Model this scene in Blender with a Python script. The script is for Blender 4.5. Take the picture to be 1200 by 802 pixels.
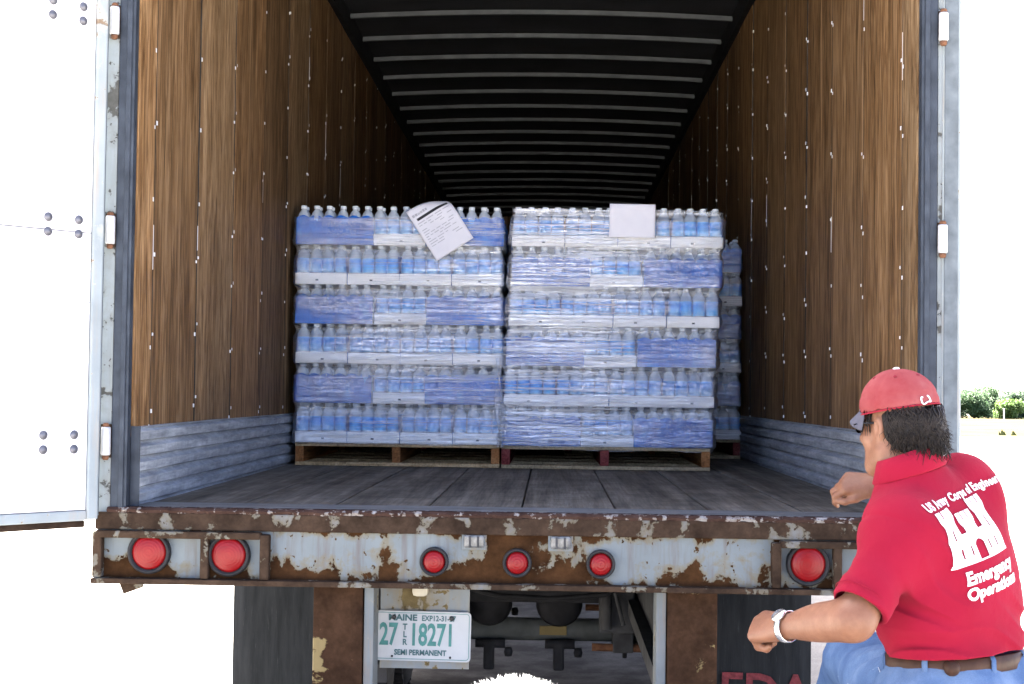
import bpy, bmesh, math, random
import numpy as np
from mathutils import Vector, Matrix, noise as mnoise
from mathutils.bvhtree import BVHTree

random.seed(7)
rng = np.random.default_rng(7)
scene = bpy.context.scene
for _o in list(bpy.data.objects):
    bpy.data.objects.remove(_o)
COL = scene.collection
R = math.radians

# ------------------------------------------------------------------ camera
cam_data = bpy.data.cameras.new("camera")
cam = bpy.data.objects.new("camera", cam_data)
COL.objects.link(cam)
cam_data.sensor_width = 36.0
cam_data.lens = 54.6
cam_data.clip_start = 0.05
cam_data.clip_end = 6000.0
_f = 1820.0
_yc = np.array([45.0, -58.0, -_f]); _yc /= np.linalg.norm(_yc)
_r = 0.0125
_xc = np.array([math.cos(_r), -math.sin(_r), 0.0])
_xc[2] = -(_xc[0] * _yc[0] + _xc[1] * _yc[1]) / _yc[2]; _xc /= np.linalg.norm(_xc)
_zc = np.cross(_xc, _yc)
_m = Matrix(np.stack([_xc, _yc, _zc], 1).T.tolist()).to_4x4()
_m.translation = (0.085, -4.62, 1.565)
cam.matrix_world = _m
scene.camera = cam

# ------------------------------------------------------------------ light
SUN_EL, SUN_AZ = 52.0, -22.0      # azimuth measured from +Y (trailer nose) towards +X
world = bpy.data.worlds.new("World")
scene.world = world
world.use_nodes = True
wn = world.node_tree
bg = wn.nodes["Background"]
sky = wn.nodes.new("ShaderNodeTexSky")
sky.sky_type = 'NISHITA'
sky.sun_disc = False
sky.sun_elevation = R(SUN_EL)
sky.sun_rotation = R(SUN_AZ)
sky.air_density = 0.25
sky.dust_density = 3.0
sky.ozone_density = 0.0
wn.links.new(sky.outputs[0], bg.inputs[0])
bg.inputs[1].default_value = 0.085
sun_d = bpy.data.lights.new("sun", 'SUN')
sun_d.energy = 5.0
sun_d.angle = R(0.6)
sun_d.color = (1.0, 0.955, 0.88)
sun = bpy.data.objects.new("sun", sun_d)
COL.objects.link(sun)
_sd = Vector((math.sin(R(SUN_AZ)) * math.cos(R(SUN_EL)), math.cos(R(SUN_AZ)) * math.cos(R(SUN_EL)), math.sin(R(SUN_EL))))
sun.rotation_euler = _sd.to_track_quat('Z', 'Y').to_euler()
sun.location = (-10, 20, 30)
vs = scene.view_settings
vs.view_transform = 'Standard'
vs.look = 'None'
vs.exposure = 4.75
vs.gamma = 1.0
scene.cycles.max_bounces = 10
scene.cycles.diffuse_bounces = 6
scene.cycles.glossy_bounces = 4
scene.cycles.transmission_bounces = 6
scene.cycles.transparent_max_bounces = 40
scene.cycles.sample_clamp_indirect = 8.0

# ------------------------------------------------------------------ helpers
class MB:
    """collects boxes, tubes, lathes ... and links them as one mesh object"""
    def __init__(self):
        self.v = []; self.f = []; self.mi = []; self.sm = []
    def add(self, vs_, fs_, mi=0, smooth=False):
        o = len(self.v)
        self.v += [tuple(p) for p in vs_]
        self.f += [tuple(i + o for i in q) for q in fs_]
        self.mi += [mi] * len(fs_); self.sm += [smooth] * len(fs_)
        return self
    def box(self, x0, x1, y0, y1, z0, z1, mi=0, bev=0.0):
        if bev <= 0:
            vv = [(x, y, z) for z in (z0, z1) for y in (y0, y1) for x in (x0, x1)]
            ff = [(0, 2, 3, 1), (4, 5, 7, 6), (0, 1, 5, 4), (2, 6, 7, 3), (0, 4, 6, 2), (1, 3, 7, 5)]
            return self.add(vv, ff, mi)
        b = bmesh.new()
        bmesh.ops.create_cube(b, size=1.0)
        for v in b.verts:
            v.co = (x0 + (v.co.x + .5) * (x1 - x0), y0 + (v.co.y + .5) * (y1 - y0), z0 + (v.co.z + .5) * (z1 - z0))
        bmesh.ops.bevel(b, geom=list(b.edges), offset=bev, segments=2, affect='EDGES', profile=0.6)
        b.verts.index_update()
        vv = [v.co[:] for v in b.verts]; ff = [[v.index for v in f.verts] for f in b.faces]
        b.free()
        return self.add(vv, ff, mi, False)
    def tube(self, pts, radii, n=10, mi=0, smooth=True, caps=True):
        pts = [Vector(p) for p in pts]
        if not isinstance(radii, (list, tuple)): radii = [radii] * len(pts)
        vv = []; ff = []
        prev = None
        for i, p in enumerate(pts):
            a = pts[max(0, i - 1)]; b = pts[min(len(pts) - 1, i + 1)]
            t = (b - a).normalized()
            if prev is None:
                ref = Vector((0, 0, 1)) if abs(t.z) < .9 else Vector((1, 0, 0))
                u = t.cross(ref).normalized()
            else:
                u = (prev - t * prev.dot(t)).normalized()
            w = t.cross(u); prev = u
            for k in range(n):
                an = 2 * math.pi * k / n
                vv.append(p + (u * math.cos(an) + w * math.sin(an)) * radii[i])
        for i in range(len(pts) - 1):
            for k in range(n):
                a = i * n + k; b = i * n + (k + 1) % n
                ff.append((a, b, b + n, a + n))
        self.add(vv, ff, mi, smooth)
        if caps:
            o = len(self.v) - len(vv)
            self.f += [tuple(o + k for k in reversed(range(n))), tuple(o + (len(pts) - 1) * n + k for k in range(n))]
            self.mi += [mi, mi]; self.sm += [False, False]
        return self
    def lathe(self, prof, axis='z', origin=(0, 0, 0), n=16, mis=None, smooth=True):
        """prof: (radius, height) pairs"""
        o = Vector(origin); vv = []; ff = []; mm = []
        for r_, h in prof:
            for k in range(n):
                an = 2 * math.pi * k / n
                c, s = math.cos(an) * r_, math.sin(an) * r_
                p = {'z': (c, s, h), 'y': (s, h, c), 'x': (h, c, s)}[axis]
                vv.append(o + Vector(p))
        for i in range(len(prof) - 1):
            for k in range(n):
                a = i * n + k; b = i * n + (k + 1) % n
                ff.append((a, b, b + n, a + n)); mm.append(mis[i] if mis else 0)
        o2 = len(self.v)
        self.add(vv, ff, 0, smooth)
        self.mi[-len(mm):] = mm
        if prof[0][0] > 1e-6:
            self.f.append(tuple(o2 + k for k in reversed(range(n)))); self.mi.append(mm[0]); self.sm.append(False)
        if prof[-1][0] > 1e-6:
            self.f.append(tuple(o2 + (len(prof) - 1) * n + k for k in range(n))); self.mi.append(mm[-1]); self.sm.append(False)
        return self
    def prism(self, poly, axis, a0, a1, mi=0):
        """poly of 2D points extruded along axis"""
        n = len(poly)
        def mk(p, q):
            return {'x': (q, p[0], p[1]), 'y': (p[0], q, p[1]), 'z': (p[0], p[1], q)}[axis]
        vv = [mk(p, a0) for p in poly] + [mk(p, a1) for p in poly]
        ff = [tuple(reversed(range(n))), tuple(range(n, 2 * n))]
        for i in range(n):
            j = (i + 1) % n
            ff.append((i, j, j + n, i + n))
        return self.add(vv, ff, mi)
    def mesh(self, name, mats):
        me = bpy.data.meshes.new(name)
        me.from_pydata(self.v, [], self.f)
        for m in (mats if isinstance(mats, (list, tuple)) else [mats]):
            me.materials.append(m)
        me.polygons.foreach_set("material_index", self.mi)
        me.polygons.foreach_set("use_smooth", self.sm)
        bm = bmesh.new(); bm.from_mesh(me)
        bmesh.ops.recalc_face_normals(bm, faces=bm.faces[:])
        bm.to_mesh(me); bm.free()
        me.update()
        return me
    def build(self, name, mats, parent=None, loc=None):
        return link(name, self.mesh(name, mats), parent, loc)

def link(name, me, parent=None, loc=None):
    o = bpy.data.objects.new(name, me)
    COL.objects.link(o)
    if parent is not None: o.parent = parent
    if loc is not None: o.location = loc
    return o
def empty(name, loc=(0, 0, 0), rz=0.0):
    o = bpy.data.objects.new(name, None)
    COL.objects.link(o); o.location = loc; o.rotation_euler = (0, 0, rz)
    o.empty_display_size = 0.1
    return o
def tag(o, label=None, cat=None, group=None, kind=None):
    if label: o["label"] = label
    if cat: o["category"] = cat
    if group: o["group"] = group
    if kind: o["kind"] = kind
    return o
def text_mesh(body, size, extrude=0.0, bold=0.0, xscale=1.0, align='LEFT', spacing=1.0):
    cu = bpy.data.curves.new("txt", 'FONT')
    cu.body = body; cu.size = size; cu.extrude = extrude; cu.offset = bold
    cu.align_x = align; cu.space_character = spacing; cu.resolution_u = 3
    ob = bpy.data.objects.new("txt", cu); COL.objects.link(ob)
    dg = bpy.context.evaluated_depsgraph_get(); dg.update()
    me = bpy.data.meshes.new_from_object(ob.evaluated_get(dg))
    bpy.data.objects.remove(ob); bpy.data.curves.remove(cu)
    for v in me.vertices: v.co.x *= xscale
    return me

# ------------------------------------------------------------------ material helpers
class NT:
    def __init__(self, name):
        self.m = bpy.data.materials.new(name); self.m.use_nodes = True
        self.t = self.m.node_tree; self.n = self.t.nodes
        self.p = self.n["Principled BSDF"]; self.out = self.n["Material Output"]
    def new(self, t, **kw):
        nd = self.n.new(t)
        for k, v in kw.items(): setattr(nd, k, v)
        return nd
    def l(self, a, b): self.t.links.new(a, b)
    def coord(self, scale=(1, 1, 1), rot=(0, 0, 0), which="Object", rnd=False):
        tc = self.new("ShaderNodeTexCoord"); mp = self.new("ShaderNodeMapping")
        mp.inputs["Scale"].default_value = scale; mp.inputs["Rotation"].default_value = rot
        src = tc.outputs[which]
        if rnd:
            oi = self.new("ShaderNodeObjectInfo"); ad = self.new("ShaderNodeVectorMath", operation='MULTIPLY_ADD')
            cb = self.new("ShaderNodeCombineXYZ")
            for i in range(3): self.l(oi.outputs["Random"], cb.inputs[i])
            self.l(cb.outputs[0], ad.inputs[0]); ad.inputs[1].default_value = (37.0, 53.0, 71.0); self.l(src, ad.inputs[2])
            src = ad.outputs[0]
        self.l(src, mp.inputs[0])
        return mp.outputs[0]
    def noise(self, vec, scale=5.0, detail=4.0, rough=0.55, dist=0.0):
        nd = self.new("ShaderNodeTexNoise"); self.l(vec, nd.inputs["Vector"])
        nd.inputs["Scale"].default_value = scale; nd.inputs["Detail"].default_value = detail
        nd.inputs["Roughness"].default_value = rough; nd.inputs["Distortion"].default_value = dist
        return nd.outputs["Fac"]
    def ramp(self, fac, stops, interp='LINEAR'):
        nd = self.new("ShaderNodeValToRGB"); cr = nd.color_ramp; cr.interpolation = interp
        while len(cr.elements) < len(stops): cr.elements.new(0.5)
        for e, (pos, c) in zip(cr.elements, stops):
            e.position = pos
            e.color = (c, c, c, 1) if isinstance(c, (int, float)) else (*c, 1)
        self.l(fac, nd.inputs[0])
        return nd.outputs[0]
    def mix(self, fac, a, b, mode='MIX'):
        nd = self.new("ShaderNodeMix", data_type='RGBA', blend_type=mode)
        for i, x in ((0, fac), (6, a), (7, b)):
            if hasattr(x, "links"): self.l(x, nd.inputs[i])
            elif isinstance(x, (int, float)): nd.inputs[i].default_value = x if i == 0 else (x, x, x, 1)
            else: nd.inputs[i].default_value = (*x, 1)
        return nd.outputs[2]
    def math(self, op, a, b=0.0, c=0.0):
        nd = self.new("ShaderNodeMath", operation=op)
        for i, x in enumerate((a, b, c)):
            if hasattr(x, "links"): self.l(x, nd.inputs[i])
            else: nd.inputs[i].default_value = x
        return nd.outputs[0]
    def sep(self, vec):
        nd = self.new("ShaderNodeSeparateXYZ"); self.l(vec, nd.inputs[0]); return nd.outputs
    def bump(self, h, strength=0.3, dist=0.01):
        nd = self.new("ShaderNodeBump"); self.l(h, nd.inputs["Height"])
        nd.inputs["Strength"].default_value = strength; nd.inputs["Distance"].default_value = dist
        self.l(nd.outputs[0], self.p.inputs["Normal"]); return nd.outputs[0]
    def set(self, **kw):
        for k, v in kw.items():
            k = {'color': 'Base Color', 'rough': 'Roughness', 'metal': 'Metallic', 'spec': 'Specular IOR Level', 'trans': 'Transmission Weight'}.get(k, k)
            s = self.p.inputs[k]
            if hasattr(v, "links"): self.l(v, s)
            elif isinstance(v, (tuple, list)): s.default_value = (*v, 1)
            else: s.default_value = v
        return self

def simple(name, color, rough=0.5, metal=0.0, var=0.12, nscale=8.0, bump=0.0, bscale=40.0, spec=0.1):
    t = NT(name)
    co = t.coord(rnd=True)
    n = t.noise(co, nscale, 5)
    a = tuple(c * (1 - var) for c in color); b = tuple(min(1, c * (1 + var)) for c in color)
    t.set(color=t.ramp(n, [(0.3, a), (0.7, b)]), rough=rough, metal=metal, spec=spec)
    if bump: t.bump(t.noise(co, bscale, 3), bump, 0.004)
    return t.m

def wood(name, dark, mid, light, grain=(34, 34, 1.1), axis_scale=1.0, rough=0.55, bump=0.35, fleck=0.55):
    t = NT(name)
    co = t.coord(grain, rnd=True)
    big = t.noise(t.coord((1.5, 1.5, .35) if grain[2] < 5 else (1.5, .35, 1.5), rnd=True), 2.2, 4, .6)
    g = t.noise(co, 1.0, 7, .68, 3.0)
    fine = t.noise(t.coord((110, 110, 4) if grain[2] < 5 else (110, 4, 110), rnd=True), 1.0, 3, .7)
    g2 = t.noise(t.coord(tuple(q * (.42 if q > 5 else .6) for q in grain), rnd=True), 1.0, 5, .6, 2.4)
    gg = t.math('ADD', t.math('MULTIPLY', g, .55), t.math('MULTIPLY', g2, .45))
    c = t.ramp(gg, [(0.38, dark), (0.49, mid), (0.60, light)])
    oi = t.new("ShaderNodeObjectInfo")
    c = t.mix(1.0, c, t.ramp(oi.outputs["Random"], [(0, .78), (1, 1.2)]), 'MULTIPLY')
    c = t.mix(fleck, c, t.ramp(fine, [(.38, .3), (.6, 1.05)]), 'MULTIPLY')
    gouge = t.noise(t.coord((26, 26, .8) if grain[2] < 5 else (26, .8, 26), rnd=True), 1.3, 4, .6, .4)
    c = t.mix(t.ramp(gouge, [(.64, 0), (.70, .7)]), c, tuple(q * .35 for q in dark))
    pale = t.noise(t.coord((16, 16, .5) if grain[2] < 5 else (16, .5, 16), rnd=True), 1.0, 5, .65, .8)
    c = t.mix(t.ramp(pale, [(.58, 0), (.72, .55)]), c, tuple(min(1, q * 1.35 + .03) for q in light))
    c = t.mix(.75, c, t.ramp(big, [(.3, .55), (.7, 1.15)]), 'MULTIPLY')
    t.set(color=c, rough=rough, spec=0.03)
    t.bump(t.math('ADD', g, fine), bump, 0.003)
    return t.m

def rusty(name, paint, rust_dark, rust_mid, edge, thr, zgrad=0.0, z0=0.0, scale=5.0, streak=True, rough=0.55, ztop=None, xmid=None):
    """chipped paint over rust; thr: higher is more paint; zgrad: wear grows towards z0 (metres)"""
    paint, rust_dark, rust_mid, edge = [tuple(q * .82 for q in c_) for c_ in (paint, rust_dark, rust_mid, edge)]
    t = NT(name)
    co = t.coord(rnd=False)
    big = t.noise(co, scale, 10, .62, .25)
    col = t.noise(t.coord((1, 1, .25)), scale * 1.7, 4, .5)
    m = t.math('ADD', t.math('MULTIPLY', big, .78), t.math('MULTIPLY', col, .3))
    if zgrad:
        z = t.sep(t.coord())[2]
        m = t.math('ADD', m, t.math('MULTIPLY', t.math('SUBTRACT', z, z0), zgrad))
    chips = t.ramp(t.noise(co, scale * 5.5, 6, .6), [(.60, 0), (.68, .16)])
    m = t.math('SUBTRACT', m, chips)
    if ztop is not None:
        zt = t.sep(t.coord())[2]
        m = t.math('SUBTRACT', m, t.math('MULTIPLY', t.math('MAXIMUM', t.math('SUBTRACT', zt, ztop), 0.0), 5.0))
    if xmid is not None:
        xt = t.math('ABSOLUTE', t.math('SUBTRACT', t.sep(t.coord())[0], xmid))
        m = t.math('SUBTRACT', m, t.math('MULTIPLY', t.math('MAXIMUM', t.math('SUBTRACT', .20, xt), 0.0), 1.1))
    mask = t.ramp(t.math('ADD', m, thr), [(0.535, 0), (0.55, 1)])
    halo = t.ramp(t.math('ADD', m, thr), [(0.5, 0), (0.54, 1), (0.56, .85), (0.62, 0)])
    fine = t.noise(co, 60, 6, .7)
    rc = t.ramp(t.noise(co, 14, 8, .65), [(.25, rust_dark), (.6, rust_mid), (.85, tuple(c * 1.5 for c in rust_mid))])
    rc = t.mix(.5, rc, t.ramp(fine, [(.3, .55), (.7, 1.25)]), 'MULTIPLY')
    pc = t.ramp(t.noise(co, 9, 5), [(.25, tuple(c * .85 for c in paint)), (.75, tuple(min(1, c * 1.08) for c in paint))])
    pc = t.mix(t.ramp(t.noise(t.coord((9, 9, .8)), 4, 5, .6), [(.5, 0), (.74, .5)]), pc, tuple(c * 1.6 for c in rust_mid))
    pc = t.mix(t.math('MULTIPLY', halo, .75), pc, edge)
    c = t.mix(mask, rc, pc)
    t.set(color=c, rough=t.ramp(mask, [(0, .9), (1, rough)]), spec=t.ramp(mask, [(0, .01), (1, .1)]))
    t.bump(t.math('ADD', t.math('MULTIPLY', mask, 1.0), t.math('MULTIPLY', fine, .35)), .6, .003)
    return t.m

# ------------------------------------------------------------------ signed distance modelling (bodies, clothes)
import openvdb
class SDF:
    def __init__(self, lo, hi, h):
        self.lo = np.array(lo, float); self.h = h
        self.n = np.ceil((np.array(hi) - self.lo) / h).astype(int) + 1
        self.a = np.full(self.n, 1.0, np.float32)
    def _box(self, lo, hi, pad):
        i0 = np.clip(np.floor((np.array(lo) - pad - self.lo) / self.h).astype(int), 0, self.n)
        i1 = np.clip(np.ceil((np.array(hi) + pad - self.lo) / self.h).astype(int) + 1, 0, self.n)
        sl = tuple(slice(a, b) for a, b in zip(i0, i1))
        ax = [self.lo[k] + self.h * np.arange(i0[k], i1[k]) for k in range(3)]
        return sl, (ax[0][:, None, None], ax[1][None, :, None], ax[2][None, None, :])
    def _put(self, sl, d, k, op):
        c = self.a[sl]
        if op == 'add':
            if k > 0:
                hh = np.clip(.5 + .5 * (c - d) / k, 0, 1)
                self.a[sl] = c * (1 - hh) + d * hh - k * hh * (1 - hh)
            else: self.a[sl] = np.minimum(c, d)
        elif op == 'sub':
            if k > 0:
                hh = np.clip(.5 - .5 * (c + d) / k, 0, 1)
                self.a[sl] = c * (1 - hh) - d * hh + k * hh * (1 - hh)
            else: self.a[sl] = np.maximum(c, -d)
    def cone(self, a, b, ra, rb, k=.02, op='add'):
        a = np.array(a, float); b = np.array(b, float); rm = max(ra, rb)
        sl, (X, Y, Z) = self._box(np.minimum(a, b) - rm, np.maximum(a, b) + rm, k + 4 * self.h)
        d = b - a; L = d @ d + 1e-12
        t = np.clip(((X - a[0]) * d[0] + (Y - a[1]) * d[1] + (Z - a[2]) * d[2]) / L, 0, 1)
        dd = np.sqrt((X - a[0] - t * d[0]) ** 2 + (Y - a[1] - t * d[1]) ** 2 + (Z - a[2] - t * d[2]) ** 2) - (ra + t * (rb - ra))
        self._put(sl, dd, k, op); return self
    def ell(self, c, rad, frame=None, k=.02, op='add'):
        c = np.array(c, float); rad = np.array(rad, float); F = np.eye(3) if frame is None else np.array(frame, float)
        rm = rad.max()
        sl, (X, Y, Z) = self._box(c - rm, c + rm, k + 4 * self.h)
        q = [((X - c[0]) * F[i][0] + (Y - c[1]) * F[i][1] + (Z - c[2]) * F[i][2]) / rad[i] for i in range(3)]
        k0 = np.sqrt(q[0] ** 2 + q[1] ** 2 + q[2] ** 2)
        k1 = np.sqrt((q[0] / rad[0]) ** 2 + (q[1] / rad[1]) ** 2 + (q[2] / rad[2]) ** 2) + 1e-9
        self._put(sl, k0 * (k0 - 1) / k1, k, op); return self
    def loft(self, org, frame, ws, A, B, V, U=None, k=.02, expo=2.3, op='add'):
        """stacked oval sections: org + w*up; half width A(w), half depth B(w), forward shift V(w), side shift U(w)"""
        o = np.array(org, float); F = np.array(frame, float)
        ws = np.array(ws, float); U = [0] * len(ws) if U is None else U
        ext = max(max(A), max(B)) + max(abs(np.array(V))) + max(abs(np.array(U)))
        p0 = o + F[2] * ws[0]; p1 = o + F[2] * ws[-1]
        sl, (X, Y, Z) = self._box(np.minimum(p0, p1) - ext, np.maximum(p0, p1) + ext, k + 4 * self.h)
        u = (X - o[0]) * F[0][0] + (Y - o[1]) * F[0][1] + (Z - o[2]) * F[0][2]
        v = (X - o[0]) * F[1][0] + (Y - o[1]) * F[1][1] + (Z - o[2]) * F[1][2]
        w = (X - o[0]) * F[2][0] + (Y - o[1]) * F[2][1] + (Z - o[2]) * F[2][2]
        # smooth the profiles with a dense monotone-ish resample
        wd = np.linspace(ws[0], ws[-1], 120); ker = np.ones(9) / 9
        def sm(y):
            y = np.interp(wd, ws, y); yp = np.pad(y, 4, mode='edge'); return np.convolve(yp, ker, 'valid')
        a = np.interp(w, wd, sm(A)); b = np.interp(w, wd, sm(B)); vv = np.interp(w, wd, sm(V)); uu = np.interp(w, wd, sm(U))
        q = (np.abs((u - uu) / a) ** expo + np.abs((v - vv) / b) ** expo) ** (1 / expo)
        d = (q - 1) * np.minimum(a, b) * .9
        d = np.maximum(d, np.maximum(ws[0] - w, w - ws[-1]))
        self._put(sl, d, k, op); return self
    def plane(self, p, n, k=0.0):
        """keep the side opposite to n"""
        p = np.array(p, float); n = np.array(n, float); n /= np.linalg.norm(n)
        sl, (X, Y, Z) = self._box(self.lo, self.lo + self.h * self.n, 0)
        d = (X - p[0]) * n[0] + (Y - p[1]) * n[1] + (Z - p[2]) * n[2]
        self.a = np.maximum(self.a, d.astype(np.float32)); return self
    def displace(self, fn):
        sl, (X, Y, Z) = self._box(self.lo, self.lo + self.h * self.n, 0)
        near = np.abs(self.a) < 6 * self.h
        idx = np.nonzero(near)
        x = self.lo[0] + self.h * idx[0]; y = self.lo[1] + self.h * idx[1]; z = self.lo[2] + self.h * idx[2]
        self.a[idx] += fn(x, y, z).astype(np.float32); return self
    def mesh(self, name, mats, relax=2):
        g = openvdb.FloatGrid(4 * self.h)
        g.copyFromArray(np.clip(self.a, -4 * self.h, 4 * self.h))
        pts, quads = g.convertToQuads(0.0)
        pts = pts * self.h + self.lo
        me = bpy.data.meshes.new(name)
        me.from_pydata(pts.tolist(), [], quads[:, ::-1].tolist())
        for m in (mats if isinstance(mats, (list, tuple)) else [mats]): me.materials.append(m)
        me.polygons.foreach_set("use_smooth", [True] * len(me.polygons))
        if relax:
            b = bmesh.new(); b.from_mesh(me)
            for _ in range(relax): bmesh.ops.smooth_vert(b, verts=b.verts[:], factor=.5, use_axis_x=True, use_axis_y=True, use_axis_z=True)
            b.to_mesh(me); b.free()
        me.update()
        return me

def vnoise(x, y, z, seed=0):
    """cheap smooth value noise on numpy arrays"""
    def hsh(i, j, k):
        n = (i * 374761393 + j * 668265263 + k * 2147483647 + seed * 974711) & 0x7fffffff
        n = ((n ^ (n >> 13)) * 1274126177) & 0x7fffffff
        return ((n ^ (n >> 16)) & 0xffff) / 65535.0
    xi = np.floor(x).astype(np.int64); yi = np.floor(y).astype(np.int64); zi = np.floor(z).astype(np.int64)
    fx = x - xi; fy = y - yi; fz = z - zi
    fx = fx * fx * (3 - 2 * fx); fy = fy * fy * (3 - 2 * fy); fz = fz * fz * (3 - 2 * fz)
    r_ = 0
    for a in (0, 1):
        for b in (0, 1):
            for c in (0, 1):
                r_ = r_ + hsh(xi + a, yi + b, zi + c) * (fx if a else 1 - fx) * (fy if b else 1 - fy) * (fz if c else 1 - fz)
    return r_ * 2 - 1
# ================================================================== ground, field, far trees
F = 1.2                                   # trailer floor height
def gz(y):                                # the land falls away very gently beyond the apron
    return -0.0 if y < 55 else -0.0115 * (y - 55)
def ground_sheet(name, x0, x1, ys, mat, lift=0.0, nx=2):
    v = []; f = []
    xs = np.linspace(x0, x1, nx)
    for y in ys:
        for x in xs: v.append((x, y, gz(y) + lift))
    for j in range(len(ys) - 1):
        for i in range(nx - 1):
            a = j * nx + i; f.append((a, a + 1, a + nx + 1, a + nx))
    return MB().add(v, f).build(name, mat)
t = NT("concrete")
co = t.coord()
n1 = t.noise(co, .6, 8, .6); n2 = t.noise(co, 7, 8, .7); n3 = t.noise(co, 90, 4, .7)
c = t.ramp(n1, [(.3, (0.1848, 0.1778, 0.1646)), (.7, (0.2728, 0.2622, 0.2429))])
c = t.mix(.55, c, t.ramp(n2, [(.3, .72), (.65, 1.08)]), 'MULTIPLY')
c = t.mix(.8, c, t.ramp(n3, [(.3, .62), (.62, 1.12)]), 'MULTIPLY')
spots = t.ramp(t.noise(co, 2.6, 6, .7), [(.66, 0), (.72, .55)])
c = t.mix(spots, c, (.12, .113, .105))
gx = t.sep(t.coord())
under_shade = t.math('MULTIPLY', t.math('LESS_THAN', t.math('ADD', t.math('ABSOLUTE', gx[0]), t.math('MULTIPLY', n2, .9)), 1.35), t.math('MULTIPLY', t.math('GREATER_THAN', t.math('ADD', gx[1], n2), 1.2), t.math('LESS_THAN', t.math('ADD', gx[1], t.math('MULTIPLY', n2, 3.0)), 9.0)))  # shade under the trailer painted into the ground colour, with a ragged edge
c = t.mix(t.math('MULTIPLY', under_shade, t.ramp(t.noise(co, 3.2, 7, .7), [(.3, .55), (.6, .88)])), c, (.03, .029, .028))
t.set(color=c, rough=.95, spec=0.0); t.bump(t.math('ADD', n3, n2), .4, .006)
M_concrete = t.m
t = NT("dry_field")
co = t.coord((1, .25, 1))
c = t.ramp(t.noise(co, .12, 8, .65), [(.3, (.042, .036, .020)), (.55, (.054, .046, .027)), (.75, (.066, .058, .038))])
c = t.mix(.5, c, t.ramp(t.noise(t.coord(), 3, 6, .7), [(.3, .7), (.7, 1.1)]), 'MULTIPLY')
t.set(color=c, rough=1.0, spec=0.0); M_field = t.m
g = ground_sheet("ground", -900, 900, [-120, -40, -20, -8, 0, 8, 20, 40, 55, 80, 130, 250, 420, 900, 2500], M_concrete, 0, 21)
tag(g, "pale sun-bleached concrete apron around the trailer", None, None, "structure")
g = ground_sheet("field", -700, 700, [60, 75, 90, 130, 250, 420, 900, 2400], M_field, 0.02, 15)
tag(g, "dry yellow grass field beyond the apron", None, None, "structure")
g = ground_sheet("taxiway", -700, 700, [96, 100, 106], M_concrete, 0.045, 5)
tag(g, "pale concrete strip crossing the dry field", None, None, "structure")

M_grassy = simple("weed_green", (.05, .06, .022), .9, 0, .4, 30)
wb = MB()
for i in range(900):
    x = random.uniform(-20, 60) ; y = 60.2 + random.gauss(0, .35)
    if mnoise.noise((x * .33, 3.1, 0)) < 0.08: continue
    h = random.uniform(.1, .28); a = random.uniform(0, 6.28); w = random.uniform(.05, .14)
    dx, dy = math.cos(a) * w, math.sin(a) * w
    wb.add([(x - dx, y - dy, .0), (x + dx, y + dy, .0), (x + dx * .2 + random.gauss(0, .05), y, h)], [(0, 1, 2)])
tag(wb.build("weeds", M_grassy), "low tufts of weeds along the edge of the apron", None, None, "stuff")

# ---- trees on the far side of the field
def leaf_mat(name, a, b):
    t = NT(name); oi = t.new("ShaderNodeObjectInfo")
    n = t.noise(t.coord(rnd=True), .9, 3)
    c = t.ramp(n, [(.3, a), (.7, b)])
    t.set(color=c, rough=.7, spec=.2)
    tr = t.new("ShaderNodeBsdfTranslucent"); t.l(c, tr.inputs[0])
    mx = t.new("ShaderNodeMixShader"); mx.inputs[0].default_value = .3
    t.l(t.p.outputs[0], mx.inputs[1]); t.l(tr.outputs[0], mx.inputs[2]); t.l(mx.outputs[0], t.out.inputs[0])
    return t.m
M_leaf = [leaf_mat("leaf_dark", (0.0425, 0.0723, 0.0425), (0.0680, 0.1105, 0.0595)), leaf_mat("leaf_mid", (0.0510, 0.0935, 0.0425), (0.0808, 0.1360, 0.0595)), leaf_mat("leaf_light", (0.0765, 0.1360, 0.0340), (0.1190, 0.1870, 0.0510))]
M_bark = simple("bark", (.10, .08, .06), .9, 0, .3, 6)
def far_tree(x, y, h, w, mi, label):
    root = empty("broadleaf_tree", (x, y, gz(y)))
    tag(root, label, "tree", "trees on the far side of the field")
    tr = MB(); tr.tube([(0, 0, 0), (.1, 0, h * .35), (-.05, .1, h * .75)], [h * .035, h * .026, h * .01], 7)
    for k in range(4):
        a = random.uniform(0, 6.28); tr.tube([(0, 0, h * (.28 + .08 * k)), (math.cos(a) * w * .3, math.sin(a) * w * .3, h * (.5 + .09 * k))], [h * .014, h * .005], 5)
    tr.build("trunk", M_bark, root)
    lobes = []
    for k in range(34):
        a = random.uniform(0, 6.28); rr = random.uniform(.0, .40) * w
        lobes.append((math.cos(a) * rr, math.sin(a) * rr, h * random.uniform(.16, .86), w * random.uniform(.12, .22)))
    cb = MB()
    for lx, ly, lz, lr in lobes:
        for q in range(150):
            d = Vector((random.gauss(0, 1), random.gauss(0, 1), random.gauss(0, 1))).normalized() * lr * random.uniform(.55, 1.08)
            p = Vector((lx, ly, lz)) + Vector((d.x, d.y, d.z * .85))
            if p.z > h: p.z = h - random.uniform(0, .2)
            s = random.uniform(.2, .42)
            u = Vector((random.gauss(0, 1), random.gauss(0, 1), random.gauss(0, 1))).normalized(); v = u.orthogonal().normalized()
            cb.add([p - u * s, p + v * s * .7, p + u * s, p - v * s * .7], [(0, 1, 2, 3)])
    cb.build("crown", M_leaf[mi], root)
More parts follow.
